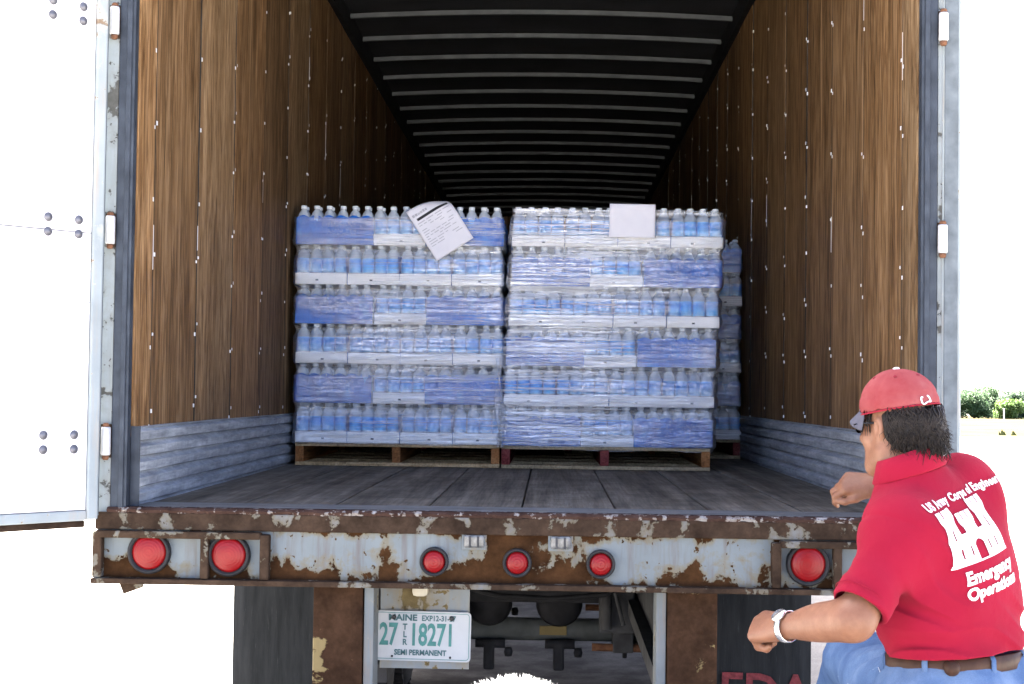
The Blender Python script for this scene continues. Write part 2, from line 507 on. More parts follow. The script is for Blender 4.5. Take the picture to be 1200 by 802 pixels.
far = [ # x, y, height, width, tone
 (99, 395, 6.6, 7.5, 1, "mid green rounded tree farthest left in the distant tree line, against the trailer edge"),
 (104.5, 405, 7.6, 7.5, 0, "dark bluish green tree, second from the trailer edge in the distant line"),
 (109, 398, 7.0, 6.5, 1, "bushy mid green tree in the middle of the distant tree line"),
 (113.0, 412, 7.8, 6.5, 0, "dark tree rising behind the bright shrub in the distant line"),
 (114.5, 385, 5.0, 5.5, 2, "low bright yellow green tree in the distant tree line"),
 (119.5, 400, 7.2, 7.0, 0, "dark blue green tree near the right picture edge in the distant line"),
 (125, 404, 7.4, 7.5, 1, "mid green tree at the right picture edge of the distant line"),
 (131, 398, 6.8, 7.5, 0, "dark tree just past the right picture edge"),
 (93, 402, 7.0, 7.5, 0, "dark tree of the distant line hidden behind the right trailer post"),
 (110, 425, 8.6, 8.0, 0, "tall dark tree behind the middle of the distant tree line"),
 (102, 428, 8.4, 8.5, 1, "tall mid green tree behind the left end of the distant line"),
 (121, 428, 8.8, 8.5, 1, "tall mid green tree behind the right end of the distant line"),
]
for a in far: far_tree(a[0], a[1], a[2], a[3] * 1.35, *a[4:])
M_whitepaint = simple("white_paint", (.78, .78, .76), .5, 0, .05)
pb = MB().box(-.12, .12, -.12, .12, 0, 2.4).box(-.2, .2, -.2, .2, 2.4, 2.6)
pp = pb.build("marker_post", M_whitepaint, None, (109.2, 372, gz(372))); tag(pp, "small white marker post standing before the distant trees", "post")

# ================================================================== the trailer
W = 1.175          # inner half width
LEN = 15.6
ROOFZ = F + 2.56
trailer = empty("semi_trailer", (0, 0, 0))
tag(trailer, "old dry van semi trailer with open doors, wood lined inside, rusty rear sill", "trailer")

M_ply = [wood("plywood_a", (0.0819, 0.0404, 0.0174), (0.2215, 0.1204, 0.0511), (0.3853, 0.2360, 0.1156), (34, 34, 2.4)),
         wood("plywood_b", (0.0722, 0.0385, 0.0174), (0.1926, 0.1079, 0.0482), (0.3468, 0.2167, 0.1108), (34, 34, 1.9)),
         wood("plywood_c", (0.1011, 0.0559, 0.0260), (0.2504, 0.1493, 0.0712), (0.4142, 0.2793, 0.1541), (30, 30, 2.8))]
M_skin = simple("painted_aluminium", (.6, .61, .61), .4, .1, .05)
t = NT("galvanised_scuff")
co = t.coord()
n = t.noise(t.coord((1, 1.2, 14)), 3, 8, .7); n2 = t.noise(co, 24, 6, .7)
c = t.ramp(n, [(.3, (.20, .215, .235)), (.5, (.36, .385, .41)), (.7, (.58, .605, .63))])
c = t.mix(.45, c, t.ramp(n2, [(.3, .5), (.65, 1.15)]), 'MULTIPLY')
t.set(color=c, rough=.6, metal=0.0, spec=.1); t.bump(n2, .3, .004); M_scuff = t.m
t = NT("grey_worn_floor")
co = t.coord((9, .35, 9), rnd=True)
n = t.noise(co, 1.6, 8, .65, .5); n2 = t.noise(t.coord(rnd=True), 5, 7, .7); n3 = t.noise(t.coord((120, 4, 120), rnd=True), 1, 4, .7)
c = t.ramp(n, [(.3, (0.0990, 0.0873, 0.0702)), (.55, (0.2160, 0.1908, 0.1548)), (.78, (0.3330, 0.2970, 0.2430))])
c = t.mix(.8, c, t.ramp(n2, [(.3, .55), (.7, 1.25)]), 'MULTIPLY')
c = t.mix(.6, c, t.ramp(n3, [(.35, .6), (.6, 1.1)]), 'MULTIPLY')
t.set(color=c, rough=.85, spec=.03); t.bump(t.math('ADD', n3, n), .3, .003); M_floor = t.m
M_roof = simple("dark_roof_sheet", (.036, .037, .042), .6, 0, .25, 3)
M_bow = simple("roof_bow_steel", (.12, .13, .14), .45, .3, .2, 10)
M_seam = simple("seam_filler_dark", (.035, .033, .03), .8, 0, .6, 14)
M_black = simple("black_paint_grime", (.018, .018, .02), .7, 0, .4, 12, .3)
M_dark = simple("chassis_dark", (.045, .045, .047), .7, 0, .45, 9, .4)
M_chassisgrey = simple("axle_grey_paint", (.075, .08, .077), .7, 0, .45, 7, .3)
M_rubber = simple("rubber", (0.0160, 0.0160, 0.0168), .65, 0, .3, 20, .2)
M_screw = simple("bright_fastener", (.85, .85, .85), .35, .3, .05)
M_sillpaint = rusty("chipped_blue_white_paint", (.175, .20, .208), (.017, .0085, .005), (.062, .030, .0135), (.17, .135, .07), .05, zgrad=1.9, z0=1.055, scale=8.5, ztop=1.105, xmid=-.02)
M_rustbar = rusty("rusty_bar", (.15, .15, .145), (.018, .012, .009), (.058, .038, .026), (.12, .10, .06), -.055, scale=12)
M_rustpost = rusty("rust_post", (.22, .17, .08), (.02, .0115, .008), (.055, .030, .018), (.2, .15, .065), -.075, scale=5)
M_greypost = rusty("grey_post_side", (.17, .19, .197), (.08, .05, .03), (.17, .11, .06), (.34, .3, .2), .16, scale=7)
M_postpaint = rusty("worn_post_paint", (.29, .32, .325), (.06, .058, .052), (.11, .108, .098), (.24, .25, .24), .055, scale=8)
M_inner = simple("blue_grey_worn_steel", (0.0382, 0.0450, 0.0561), .55, .2, .35, 14, .3)
t = NT("door_lining_white"); co = t.coord()
n = t.noise(co, 2.2, 6, .6)
c = t.ramp(n, [(.3, (.74, .72, .73)), (.7, (.82, .80, .81))])
c = t.mix(t.ramp(t.noise(t.coord((1, 1, 3)), 9, 5, .7), [(.70, 0), (.76, .5)]), c, (.35, .33, .32))
t.set(color=c, rough=.45); M_doorwhite = t.m

# ---- side walls: outer skin, planks, scuff panel, fasteners
def copies(o, n_): pass
seams = [.24 + .61 * k for k in range(26) if .24 + .61 * k < LEN]
edges_y = [.035] + seams + [LEN]
ply_cache = {}
for side in (-1, 1):
    wall = MB().box(min(side * (W + .022), side * (W + .07)), max(side * (W + .022), side * (W + .07)), .03, LEN + .05, F - .12, ROOFZ + .12).build("side_wall", M_skin, trailer)
    for k in range(len(edges_y) - 1):
        y0, y1 = edges_y[k] + .005, edges_y[k + 1] - .005
        key = (side, round(y1 - y0, 3), k % 3)
        if key not in ply_cache:
            m = MB().box(-.009, .009, 0, y1 - y0, 0, ROOFZ - F - .215, bev=.002)
            ply_cache[key] = m.mesh("plank", M_ply[(k % 3) if side < 0 else (2, 0, 1)[k % 3] if k < 3 else k % 3])
        o = link("plank", ply_cache[key], wall, (side * (W + .009 + random.uniform(-.003, .003)), y0, F + .212))
        o.rotation_euler = (0, R(random.uniform(-.05, .05)), R(random.uniform(-.15, .15)))
    MB().box(*sorted((side * (W + .0215), side * (W + .019))), .04, LEN, F, ROOFZ + .08).build("wall_backing", M_black, wall)
    sc = MB()
    zz = [0] + [q_ for k_ in range(5) for q_ in (.008 + .047 * k_, .014 + .047 * k_, .040 + .047 * k_, .048 + .047 * k_)] + [.24, .243]
    xx = [.012] + [q_ for k_ in range(5) for q_ in (.002, .021, .025, .007)] + [.014, .0]
    ys = list(np.linspace(.035, LEN, 60))
    vv = []; ff = []
    for y in ys:
        for q in range(len(zz)):
            jit = .0028 * mnoise.noise((y * 2.3, zz[q] * 9, side * 5))
            vv.append((side * (W + .0 - xx[q] * .9 - jit), y, F + zz[q] + .5 * jit))
    m_ = len(zz)
    for j in range(len(ys) - 1):
        for q in range(m_ - 1):
            a = j * m_ + q; ff.append((a, a + 1, a + m_ + 1, a + m_))
    sc.add(vv, ff, 0, False).build("scuff_panel", M_scuff, wall)
    MB().box(*sorted((side * (W - .027), side * (W + .0005))), .0325, .0375, F + .004, F + .244).build("scuff_end_strip", M_inner, wall)
    fs = MB()
    for s_ in seams:
        z = F + .255 + random.uniform(0, .05); tog = 0
        while z < ROOFZ - .03:
            for dy in ((-.014, .016) if (tog % 2 == 0) else (-.016, .013)):
                r_ = random.uniform(.0035, .0052); zz_ = z + dy * .9 + random.uniform(-.015, .015)
                if random.random() < .85:
                    fs.box(*( (side * (W - .003), side * (W + .004)) if side > 0 else (side * (W + .004), side * (W - .003)) ), s_ + dy - r_, s_ + dy + r_, zz_ - r_ * 1.3, zz_ + r_ * 1.3)
            z += random.uniform(.2, .27); tog += 1
        if random.random() < .55:   # worn bright streak on the seam
            z0 = random.uniform(F + .4, F + 2.0)
            fs.box(*sorted((side * (W - .0015), side * (W + .004))), s_ - .003, s_ + .003, z0, z0 + random.uniform(.08, .3))
    tag(fs.build("plank_fasteners", M_screw, wall), kind="stuff")
    ss = MB()
    for s_ in seams:
        z = F + .245
        while z < ROOFZ - .01:
            z2 = min(z + random.uniform(.1, .5), ROOFZ - .005); hw = random.uniform(.004, .0085)
            ss.box(*sorted((side * (W - .0008), side * (W + .006))), s_ - hw, s_ + hw, z, z2); z = z2
    tag(ss.build("seam_strips", M_seam, wall), kind="stuff")
    # upper rail in the corner of wall and roof
    MB().box(*sorted((side * (W - .035), side * (W + .0))), .05, LEN, ROOFZ - .05, ROOFZ + .09).build("upper_rail", M_black, wall)
    # bottom outside rail
    MB().box(*sorted((side * (W + .065), side * (W + .085))), .12, LEN, F - .16, F + .02).build("bottom_rail", M_skin, wall)

nose = MB().box(-W - .06, W + .06, LEN + .002, LEN + .06, F - .12, ROOFZ + .085).build("nose_wall", M_ply[1], trailer)

# ---- roof with its bows
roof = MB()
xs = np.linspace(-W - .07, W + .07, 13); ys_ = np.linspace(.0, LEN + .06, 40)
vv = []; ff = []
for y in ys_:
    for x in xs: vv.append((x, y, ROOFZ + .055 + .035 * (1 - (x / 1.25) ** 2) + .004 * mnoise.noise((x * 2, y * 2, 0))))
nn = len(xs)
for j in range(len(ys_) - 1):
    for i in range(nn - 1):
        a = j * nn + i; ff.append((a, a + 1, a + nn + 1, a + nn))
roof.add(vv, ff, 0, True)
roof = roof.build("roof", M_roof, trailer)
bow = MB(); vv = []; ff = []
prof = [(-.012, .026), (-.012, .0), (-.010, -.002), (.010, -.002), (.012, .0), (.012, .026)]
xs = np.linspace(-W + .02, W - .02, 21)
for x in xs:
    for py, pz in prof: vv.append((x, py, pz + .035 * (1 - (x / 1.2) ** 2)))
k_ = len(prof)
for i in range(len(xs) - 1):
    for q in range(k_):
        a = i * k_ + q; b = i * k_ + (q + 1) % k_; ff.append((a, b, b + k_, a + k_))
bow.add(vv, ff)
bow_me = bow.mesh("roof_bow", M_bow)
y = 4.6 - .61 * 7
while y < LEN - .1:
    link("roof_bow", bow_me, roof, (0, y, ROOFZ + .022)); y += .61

# ---- floor of long boards, threshold plate
floor = MB().box(-W, W, .2, LEN, F - .08, F - .032).build("floor", M_dark, trailer)
nb = 8; bw = 2 * W / nb
for k in range(nb):
    m = MB().box(-bw / 2 + .003, bw / 2 - .003, .235, LEN - .01, -.03, 0, bev=.003)
    o = m.build("floor_board", M_floor, floor, (-W + bw * (k + .5), 0, F - random.uniform(0, .002)))
t = NT("threshold_steel"); co = t.coord((1, 6, 1))
n = t.noise(co, 3, 8, .7); n2 = t.noise(t.coord(), 30, 5, .7)
c = t.ramp(n, [(.3, (.10, .10, .10)), (.6, (.2, .205, .2)), (.8, (.34, .34, .33))]); c = t.mix(.6, c, t.ramp(n2, [(.3, .5), (.7, 1.2)]), 'MULTIPLY')
t.set(color=c, rough=.6, metal=.2); t.bump(n2, .3, .003); M_thresh = t.m
thr = MB().box(-W - .02, W + .02, .006, .232, F - .03, F + .003, bev=.003).build("threshold_plate", M_thresh, floor)
# chipped, flaking lip along the rear edge
M_lip = rusty("flaking_lip", (.30, .29, .28), (.03, .017, .014), (.07, .042, .034), (.2, .17, .15), -.05, scale=36)
lip = MB(); vv = []; ff = []; n_ = 260
for i in range(n_ + 1):
    x = -1.23 + 2.46 * i / n_
    j = .004 * mnoise.noise((x * 28, 1, 0)) + .003 * mnoise.noise((x * 90, 5, 0))
    for (py, pz) in ((.03, .0045), (-.012 + j, .004 + j * .3), (-.02 + j, -.003 + j), (-.014 + j * .5, -.012 + j)):
        vv.append((x, py, F + pz))
for i in range(n_):
    for q in range(3):
        a = i * 4 + q; ff.append((a, a + 1, a + 5, a + 4))
lip.add(vv, ff).build("floor_lip", M_lip, floor)

# ---- rear sill
SB = .992                          # bottom of the sill
sill = MB().box(-1.262, 1.262, .0, .16, SB, F - .034).build("rear_sill", M_sillpaint, trailer)
MB().box(-1.265, 1.265, -.016, .0, F - .062, F - .011, bev=.004).build("top_rail", M_rustbar, sill)
MB().box(-1.268, 1.268, -.045, .0, SB - .012, SB + .004, bev=.003).build("bottom_flange", M_rustbar, sill)
for s in (-1, 1):
    def xr(a, b): return sorted((s * a, s * b))
    a, b = xr(.765, 1.264)
    MB().box(a, b, -.04, -.001, F - .085, F - .064, bev=.006).build("light_box_rail", M_rustbar, sill)
    for (p, q) in ((.74, .768), (.92, .945), (1.238, 1.266)):
        a, b = xr(p, q)
        MB().box(a, b, -.038, -.001, SB + .005, F - .066 if p > .9 else F - .07, bev=.006).build("light_box_post", M_rustbar, sill)
tab = MB().prism([(-1.2, SB - .012), (-1.125, SB - .012), (-1.13, SB - .03), (-1.185, SB - .05)], 'y', .02, .035).build("bent_tab", M_rustbar, sill)

t = NT("red_lens"); co = t.coord()
n = t.noise(co, 25, 4)
t.set(color=t.ramp(n, [(.3, (0.1487, 0.0026, 0.0043)), (.7, (0.1870, 0.0038, 0.0051))]), rough=.3, spec=.22)
t.p.inputs["Emission Color"].default_value = (.6, .0, .0, 1); t.p.inputs["Emission Strength"].default_value = 0.0
t.bump(t.noise(co, 220, 2), .12, .001); M_redlens = t.m
M_gasket = simple("lamp_gasket", (.022, .021, .022), .5, 0, .3, 30)
def round_lamp(x, z, ro, rl, name, label=None):
    e = empty(name, (x, -.001, z)); e.parent = trailer
    MB().lathe([(ro, 0), (ro, -.016), (ro * .97, -.022), (rl + .004, -.024), (rl + .001, -.012), (rl * .5, -.011)], 'y', n=32).build("gasket", M_gasket, e)
    pr = [(rl, -.008)] + [(rl * math.cos(a), -.012 - .012 * math.sin(a) - .00025 * math.sin(rl * math.cos(a) * 2 * math.pi / .0085)) for a in np.linspace(0, 1.45, 26)]
    pr += [(0.0, pr[-1][1] - .0004)]
    lens = MB().lathe(pr, 'y', n=32).build("lens", M_redlens, e)
    if label: e["label"] = label
for x, z in ((-1.102, 1.071), (-.864, 1.067), (.849, 1.067), (1.084, 1.067)):
    round_lamp(x, z, .064, .051, "tail_light")
for x in (-.253, -.007, .24):
    round_lamp(x, 1.057, .043, .033, "marker_light")
t = NT("clear_lamp_plastic"); co = t.coord()
t.set(color=t.ramp(t.noise(co, 40, 4), [(.3, (.05, .053, .053)), (.7, (.17, .173, .17))]), rough=.15, spec=.4); M_clear = t.m
for x in (-.135, .121):
    e = empty("plate_lamp", (x, -.001, 1.119)); e.parent = trailer
    MB().box(-.037, .037, -.008, 0, -.026, .026, bev=.003).build("lamp_base", M_greypost, e)
    MB().box(-.03, .03, -.024, -.007, -.019, .019, bev=.007).build("lens", M_clear, e)
    for q in (-.012, .012): MB().box(q - .003, q + .003, -.027, -.012, -.016, .016, bev=.001).build("filament_rib", M_dark, e)

# ---- corner posts with hinges
for s in (-1, 1):
    a, b = sorted((s * 1.226, s * 1.262))
    cp = MB().box(a, b, .0, .09, F - .03, ROOFZ + .16).build("corner_post", M_postpaint, trailer)
    a, b = sorted((s * (W + .001), s * 1.224))
    MB().box(a, b, -.006, .032, F - .001, ROOFZ + .04, bev=.003).build("post_return", M_inner, cp)
    a, b = sorted((s * 1.185, s * 1.2))
    MB().box(a, b, -.012, -.0062, F, ROOFZ + .04, bev=.002).build("seal_strip", M_inner, cp)
    MB().tube([(s * 1.265, .02, F - .02), (s * 1.265, .02, ROOFZ + .1)], .006, 8).build("gutter_rod", M_inner, cp)
header = MB().box(-1.262, 1.262, .0, .08, ROOFZ + .02, ROOFZ + .16).build("rear_header", M_postpaint, trailer)

M_hinge = simple("hinge_pale_grey", (.42, .42, .42), .45, 0, .12, 60)
M_rustdk = simple("rust_brown", (.13, .062, .035), .9, 0, .4, 30, .4)
HZ = (1.40, 2.03, 2.66, 3.3)
def door(s, ang_dir, name):
    """s: side; ang_dir: unit vector from the hinge along the door"""
    hx, hy = s * 1.262, -.02
    e = empty(name, (hx, hy, 0)); e.parent = trailer
    # local frame: X runs along the door from the hinge, Y is the lining (inner) face normal
    ux, uy = ang_dir
    e.rotation_euler = (0, 0, math.atan2(uy, ux))
    inner = 1 if s < 0 else -1
    Wd, z0, z1 = 1.19, F - .03, ROOFZ + .1
    y0, y1 = (-.02, .02)
    MB().box(.05, Wd, y0, y1, z0 + .02, z1).build("door_core", M_dark, e)
    # lining panels with visible joints
    for (a, b) in ((z0 + .03, 1.8088), (1.81, 2.0128), (2.0155, z1 - .02)):
        MB().box(.052, Wd - .05, *sorted((inner * .0205, inner * .0265)), a, b, bev=.0015).build("lining_panel", M_doorwhite, e)
    MB().box(.012, .049, *sorted((inner * -.024, inner * .032)), z0, z1, bev=.006).build("hinge_stile", M_stile, e)
    MB().box(.002, .0115, *sorted((inner * -.02, inner * .02)), z0 + .01, z1, bev=.003).build("rubber_seal", M_sealdk, e)
    MB().box(.05, Wd, *sorted((inner * -.026, inner * .031)), z0 - .002, z0 + .028, bev=.005).build("bottom_rail", M_stile, e)
    MB().box(.05, Wd, *sorted((inner * -.024, inner * .022)), z0 - .022, z0 - .003, bev=.003).build("bottom_seal", M_rustbar, e)
    for hz in HZ:
        for dz in (-.022, .02):
            for xx_ in (.095, .195):
                MB().lathe([(.0135, 0), (.0135, inner * .002), (.009, inner * .0065), (0, inner * .0075)], 'y', (xx_, inner * .0267, hz + dz), 14).build("carriage_bolt", M_bolt, e)
    return e
M_stile = rusty("pale_green_grey_paint", (.34, .38, .385), (.16, .12, .09), (.3, .22, .15), (.5, .5, .44), .17, scale=6)
M_sealdk = simple("grey_seal", (.10, .115, .125), .6, 0, .3, 20)
M_bolt = simple("bolt_zinc", (.13, .13, .145), .4, .5, .15, 60)
dl = door(-1, (-.66, -.751), "door")
dl["label"] = "white lined door swung open towards the viewer"
dr = door(1, (.05, .99875), "door")
dr["label"] = "door folded back along the side, seen edge on"
for s in (-1, 1):
    for hz in HZ:
        e = empty("hinge", (s * 1.236, -.022, hz)); e.parent = trailer
        MB().lathe([(.0125, -.042), (.0145, -.038), (.0145, .038), (.0125, .042)], 'z', n=12).build("roller", M_hinge, e)
        MB().lathe([(.007, -.056), (.010, -.052), (.0105, -.043)], 'z', n=10).build("pin_end", M_rustdk, e)
        MB().lathe([(.0105, .043), (.010, .050), (.006, .054)], 'z', n=10).build("pin_head", M_rustdk, e)
        MB().box(*sorted((-s * .012, s * .02)), .012, .021, -.05, .05, bev=.002).build("hinge_leaf", M_rustbar, e)

# ---- under-ride guard
for s, xo in ((-1, -.026), (1, 0)):
    x0, x1 = sorted((s * .44 + xo, s * .588 + xo))
    gp = MB().box(x0, x1, .02, .1, .50, SB - .013, bev=.004).build("guard_post", M_rustpost, trailer)
    gx = sorted((s * .408 + xo, s * .437 + xo))
    MB().box(*gx, .028, .16, .52, SB - .014, bev=.003).build("post_flange", M_greypost, gp)
bar = MB().box(-1.15, 1.15, -.2, -.06, .43, .54, bev=.012).build("guard_bar", M_rustbar, trailer)
for x in (-.53, .515):
    MB().box(x - .05, x + .05, -.062, .05, .46, .52, bev=.004).build("bar_bracket", M_rustbar, bar)

# ---- licence plate on its panel
M_platepanel = rusty("plate_panel_grey", (.24, .265, .275), (.09, .065, .033), (.2, .155, .075), (.25, .2, .12), .10, scale=4.5)
pan = MB().box(-.435, -.158, .225, .24, .70, SB + .03).build("plate_panel", M_platepanel, trailer)
MB().box(-.335, -.285, .19, .225, .925, .975, bev=.015).build("rubber_bumper", simple("cream_rubber", (.5, .46, .36), .6), pan)
M_platewhite = simple("plate_white", (0.3910, 0.4037, 0.4080), .4, 0, .03, 30)
M_plategreen = simple("plate_green", (0.0638, 0.1870, 0.1700), .5, 0, .15, 40)
M_plategreendk = simple("plate_dark_green", (0.0510, 0.1105, 0.1148), .5, 0, .15, 40)
plate = empty("licence_plate", (-.304, .205, .803)); plate.parent = trailer
plate.rotation_euler = (0, R(.6), 0)
plate["label"] = "white licence plate with green lettering"
def rrect(w, h, r, n=5):
    pts = []
    for cx, cz, a0 in ((w - r, h - r, 0), (-w + r, h - r, 90), (-w + r, -h + r, 180), (w - r, -h + r, 270)):
        for k in range(n + 1):
            a = R(a0 + 90 * k / n); pts.append((cx + r * math.cos(a), cz + r * math.sin(a)))
    return pts
MB().prism(rrect(.1525, .0765, .012), 'y', -.001, .002).build("plate_blank", M_platewhite, plate)
def ring(w, h, r, t_, y0, y1, name, m, par):
    o_ = rrect(w, h, r); i_ = rrect(w - t_, h - t_, max(.003, r - t_)); n = len(o_)
    v = [(p[0], y0, p[1]) for p in o_] + [(p[0], y0, p[1]) for p in i_] + [(p[0], y1, p[1]) for p in o_] + [(p[0], y1, p[1]) for p in i_]
    f = []
    for k in range(n):
        j = (k + 1) % n
        f += [(k, j, j + n, k + n), (k + 2 * n, k + 3 * n, j + 3 * n, j + 2 * n), (k, k + 2 * n, j + 2 * n, j), (k + n, j + n, j + 3 * n, k + 3 * n)]
    return MB().add(v, f).build(name, m, par)
ring(.1525, .0765, .012, .003, -.0032, -.001, "raised_rim", M_platewhite, plate)
ring(.1475, .0715, .010, .0016, -.0022, -.0010, "green_border", M_plategreen, plate)
def plate_text(s_, x, z, size, xs_, m, bold, align='CENTER', spacing=1.0):
    me = text_mesh(s_, size, .0009, bold, xs_, align, spacing); me.materials.append(m)
    o = link("lettering", me, plate, (x, -.0022, z)); o.rotation_euler = (R(90), 0, 0); return o
plate_text("MAINE", -.104, .0475, .0265, 1.13, M_plategreendk, .0009, 'LEFT')
plate_text("EXP12-31-27", -.001, .0475, .0235, .84, M_plategreendk, .0005, 'LEFT')
plate_text("27", -.131, -.027, .094, .60, M_plategreen, .0024, 'LEFT')
plate_text("18271", -.0385, -.027, .094, .60, M_plategreen, .0024, 'LEFT')
for ch, zz_ in (("T", .0195), ("L", -.004), ("R", -.0275)):
    plate_text(ch, -.052, zz_, .0255, .9, M_plategreendk, .0007)
plate_text("SEMI PERMANENT", -.003, -.0585, .0235, .86, M_plategreendk, .0007, 'CENTER')
M_boltdk = simple("dark_bolt", (.05, .05, .05), .5, .6)
for x, z, r_ in ((-.087, .057, .0075), (.092, .057, .0075), (-.09, -.0635, .0035), (.09, -.0635, .0035)):
    MB().lathe([(r_, -.001), (r_, -.005), (r_ * .6, -.007), (0, -.0072)], 'y', (x, 0, z), 12).build("plate_bolt", M_boltdk, plate)

# ---- running gear
tyre_pr = []
for a in np.linspace(-1, 1, 15):
    tyre_pr.append((.30 + .20 * (1 - abs(a) ** 5) ** .5 if abs(a) < 1 else .30, a * .13))
tyre_me = MB().lathe(tyre_pr, 'x', n=40).mesh("tyre", M_rubber)
tread = MB()
for k in range(48):
    an = 2 * math.pi * k / 48
    for xx_ in (-.08, -.027, .027, .08):
        c, s = math.cos(an + xx_), math.sin(an + xx_)
        pts = []
        for dr in (.494, .508):
            for dx in (-.021, .021):
                for da in (-.045, .045):
                    ca, sa = math.cos(an + xx_ + da), math.sin(an + xx_ + da)
                    pts.append((xx_ + dx, ca * dr, sa * dr))
        tread.add(pts, [(0, 1, 3, 2), (4, 6, 7, 5), (0, 4, 5, 1), (2, 3, 7, 6), (0, 2, 6, 4), (1, 5, 7, 3)])
tread_me = tread.mesh("tread", M_rubber)
rim_me = MB().lathe([(.31, -.1), (.29, -.09), (.27, 0), (.14, .02), (.13, .06), (.0, .06)], 'x', n=28).mesh("rim", M_chassisgrey)
for ya in (2.3, 3.55):
    ax = MB().tube([(-1.0, ya, .513), (1.0, ya, .513)], .05, 18).build("axle", M_chassisgrey, trailer)
    MB().box(-.06 + .11, .06 + .11, ya - .057, ya - .045, .495, .535, bev=.002).build("axle_tag", simple("tag_brass", (.16, .12, .05), .6), ax)
    for s in (-1, 1):
        for q, xo in enumerate((.66, .98)):
            e = empty("wheel", (s * (xo + .08), ya, .503)); e.parent = trailer
            if s < 0: e.rotation_euler = (0, 0, math.pi)
            link("tyre", tyre_me, e); link("tread", tread_me, e); link("rim", rim_me, e)
        sp = MB()
        for k in range(3): sp.box(s * .47 - .035, s * .47 + .035, ya - .4 + .08 * k, ya + .4 - .08 * k, .565 + .022 * k, .583 + .022 * k)
        sp.build("leaf_spring", M_dark, trailer)
        MB().box(s * .47 - .06, s * .47 + .06, ya - .07, ya + .07, .436, .455).tube([(s * .47 - .045, ya - .05, .40), (s * .47 - .045, ya - .05, .66)], .01, 8).tube([(s * .47 + .045, ya - .05, .40), (s * .47 + .045, ya - .05, .66)], .01, 8).build("axle_clamp", M_black, ax)
    # brake chambers, slack adjusters hanging under the axle
    for x in (-.17, .135):
        ch = MB().lathe([(.02, -.09), (.085, -.085), (.094, -.02), (.102, .0), (.094, .02), (.085, .07), (.03, .09)], 'y', (x, ya - .13, .645), 22).build("brake_chamber", M_black, trailer)
        MB().box(x - .024, x + .024, ya - .10, ya - .055, .345, .47, bev=.012).tube([(x - .06, ya - .08, .46), (x + .07, ya - .08, .46)], .02, 10).build("slack_adjuster", M_black, trailer)
        MB().lathe([(.0, -.02), (.02, -.015), (.022, .0), (.02, .015), (0, .02)], 'x', (x + .085, ya - .085, .425), 10).build("grease_cap", M_black, trailer)
    MB().tube([(.28, ya - .09, .452), (.7, ya - .09, .446)], .017, 10).build("cam_shaft", M_rustdk, trailer)
    MB().box(.37, .46, ya - .11, ya + .06, .43, .585, bev=.006).box(.49, .52, ya - .11, ya + .04, .45, .60, bev=.004).build("spider_bracket", M_dark, trailer)
for s in (-1, 1):
    MB().box(s * .47 - .05, s * .47 + .05, .3, 6.5, .93, .985).box(s * .47 - .006, s * .47 + .006, .3, 6.5, .70, .93).box(s * .47 - .05, s * .47 + .05, .3, 6.5, .64, .70).build("slider_rail", M_dark, trailer)
for k in range(36):
    y = .55 + .42 * k
    MB().box(-1.2, 1.2, y - .004, y + .004, 1.0, F - .082).box(-1.2, 1.2, y - .025, y + .025, .985, 1.0).build("cross_member", M_dark, trailer)
MB().box(-.42, .42, 1.35, 1.42, .80, .93, bev=.004).build("suspension_beam", M_black, trailer)
MB().box(-.45, .45, 1.96, 2.02, .675, .93, bev=.004).build("cross_beam", M_black, trailer)
MB().box(.30, .45, 1.9, 1.96, .56, .93, bev=.01).tube([(.33, 1.88, .58), (.33, 1.88, .80)], .022, 10).tube([(.40, 1.86, .6), (.36, 1.87, .75), (.2, 1.9, .8)], .009, 8).build("valve_bracket", M_dark, trailer)
MB().box(-.45, -.27, 1.9, 1.98, .56, .93, bev=.01).build("frame_gusset", M_black, trailer)
MB().tube([(-.4, 1.3, .86), (-.1, 1.28, .79), (.1, 1.3, .78), (.3, 1.28, .8), (.42, 1.3, .86)], .01, 8).build("air_hose", M_rubber, trailer)
# mud flaps
t = NT("mud_flap_rubber"); co = t.coord((14, 1, 1.2))
n = t.noise(co, 3, 7, .7); n2 = t.noise(t.coord((60, 1, 4)), 2.5, 5, .7)
c = t.ramp(n, [(.3, (0.0107, 0.0116, 0.0125)), (.7, (0.0230, 0.0246, 0.0262))])
c = t.mix(t.ramp(n2, [(.60, 0), (.72, .6)]), c, (.05, .053, .056))
t.set(color=c, rough=.8, spec=.03); t.bump(n2, .2, .002); M_flap = t.m
M_redpaint = simple("faded_red_paint", (.13, .028, .032), .7, 0, .35, 60)
flaps = []
for s in (-1, 1):
    fl = MB(); vv = []; ff = []
    for i in range(9):
        for j in range(11):
            u, w = i / 8, j / 10
            x = s * (.53 + .62 * u) + (-.02 if s < 0 else -.022)
            vv.append((x, 1.6 + .012 * math.sin(u * 5 + s) * (1 - w) , .18 + (1.0 - .18) * w))
    for i in range(8):
        for j in range(10):
            a = i * 11 + j; ff.append((a, a + 11, a + 12, a + 1))
    fl.add(vv, ff, 0, True)
    o = fl.build("mud_flap", M_flap, trailer)
    md = o.modifiers.new("thick", 'SOLIDIFY'); md.thickness = .01
    MB().box(*sorted((s * .5, s * 1.16)), 1.585, 1.625, .985, 1.03).build("flap_bracket", M_dark, o)
    flaps.append(o)
me = text_mesh("EDA", .2, .001, .004, .95, 'LEFT'); me.materials.append(M_redpaint)
o = link("flap_lettering", me, flaps[1], (.765, 1.578, .325)); o.rotation_euler = (R(90), R(1.0), 0)
# landing gear and king pin frame far forward, so the trailer stands on something
for s in (-1, 1):
    MB().box(s * .75 - .06, s * .75 + .06, 11.9, 12.02, .12, 1.1, bev=.004).box(s * .75 - .13, s * .75 + .13, 11.83, 12.09, .0, .03).build("landing_leg", M_dark, trailer)
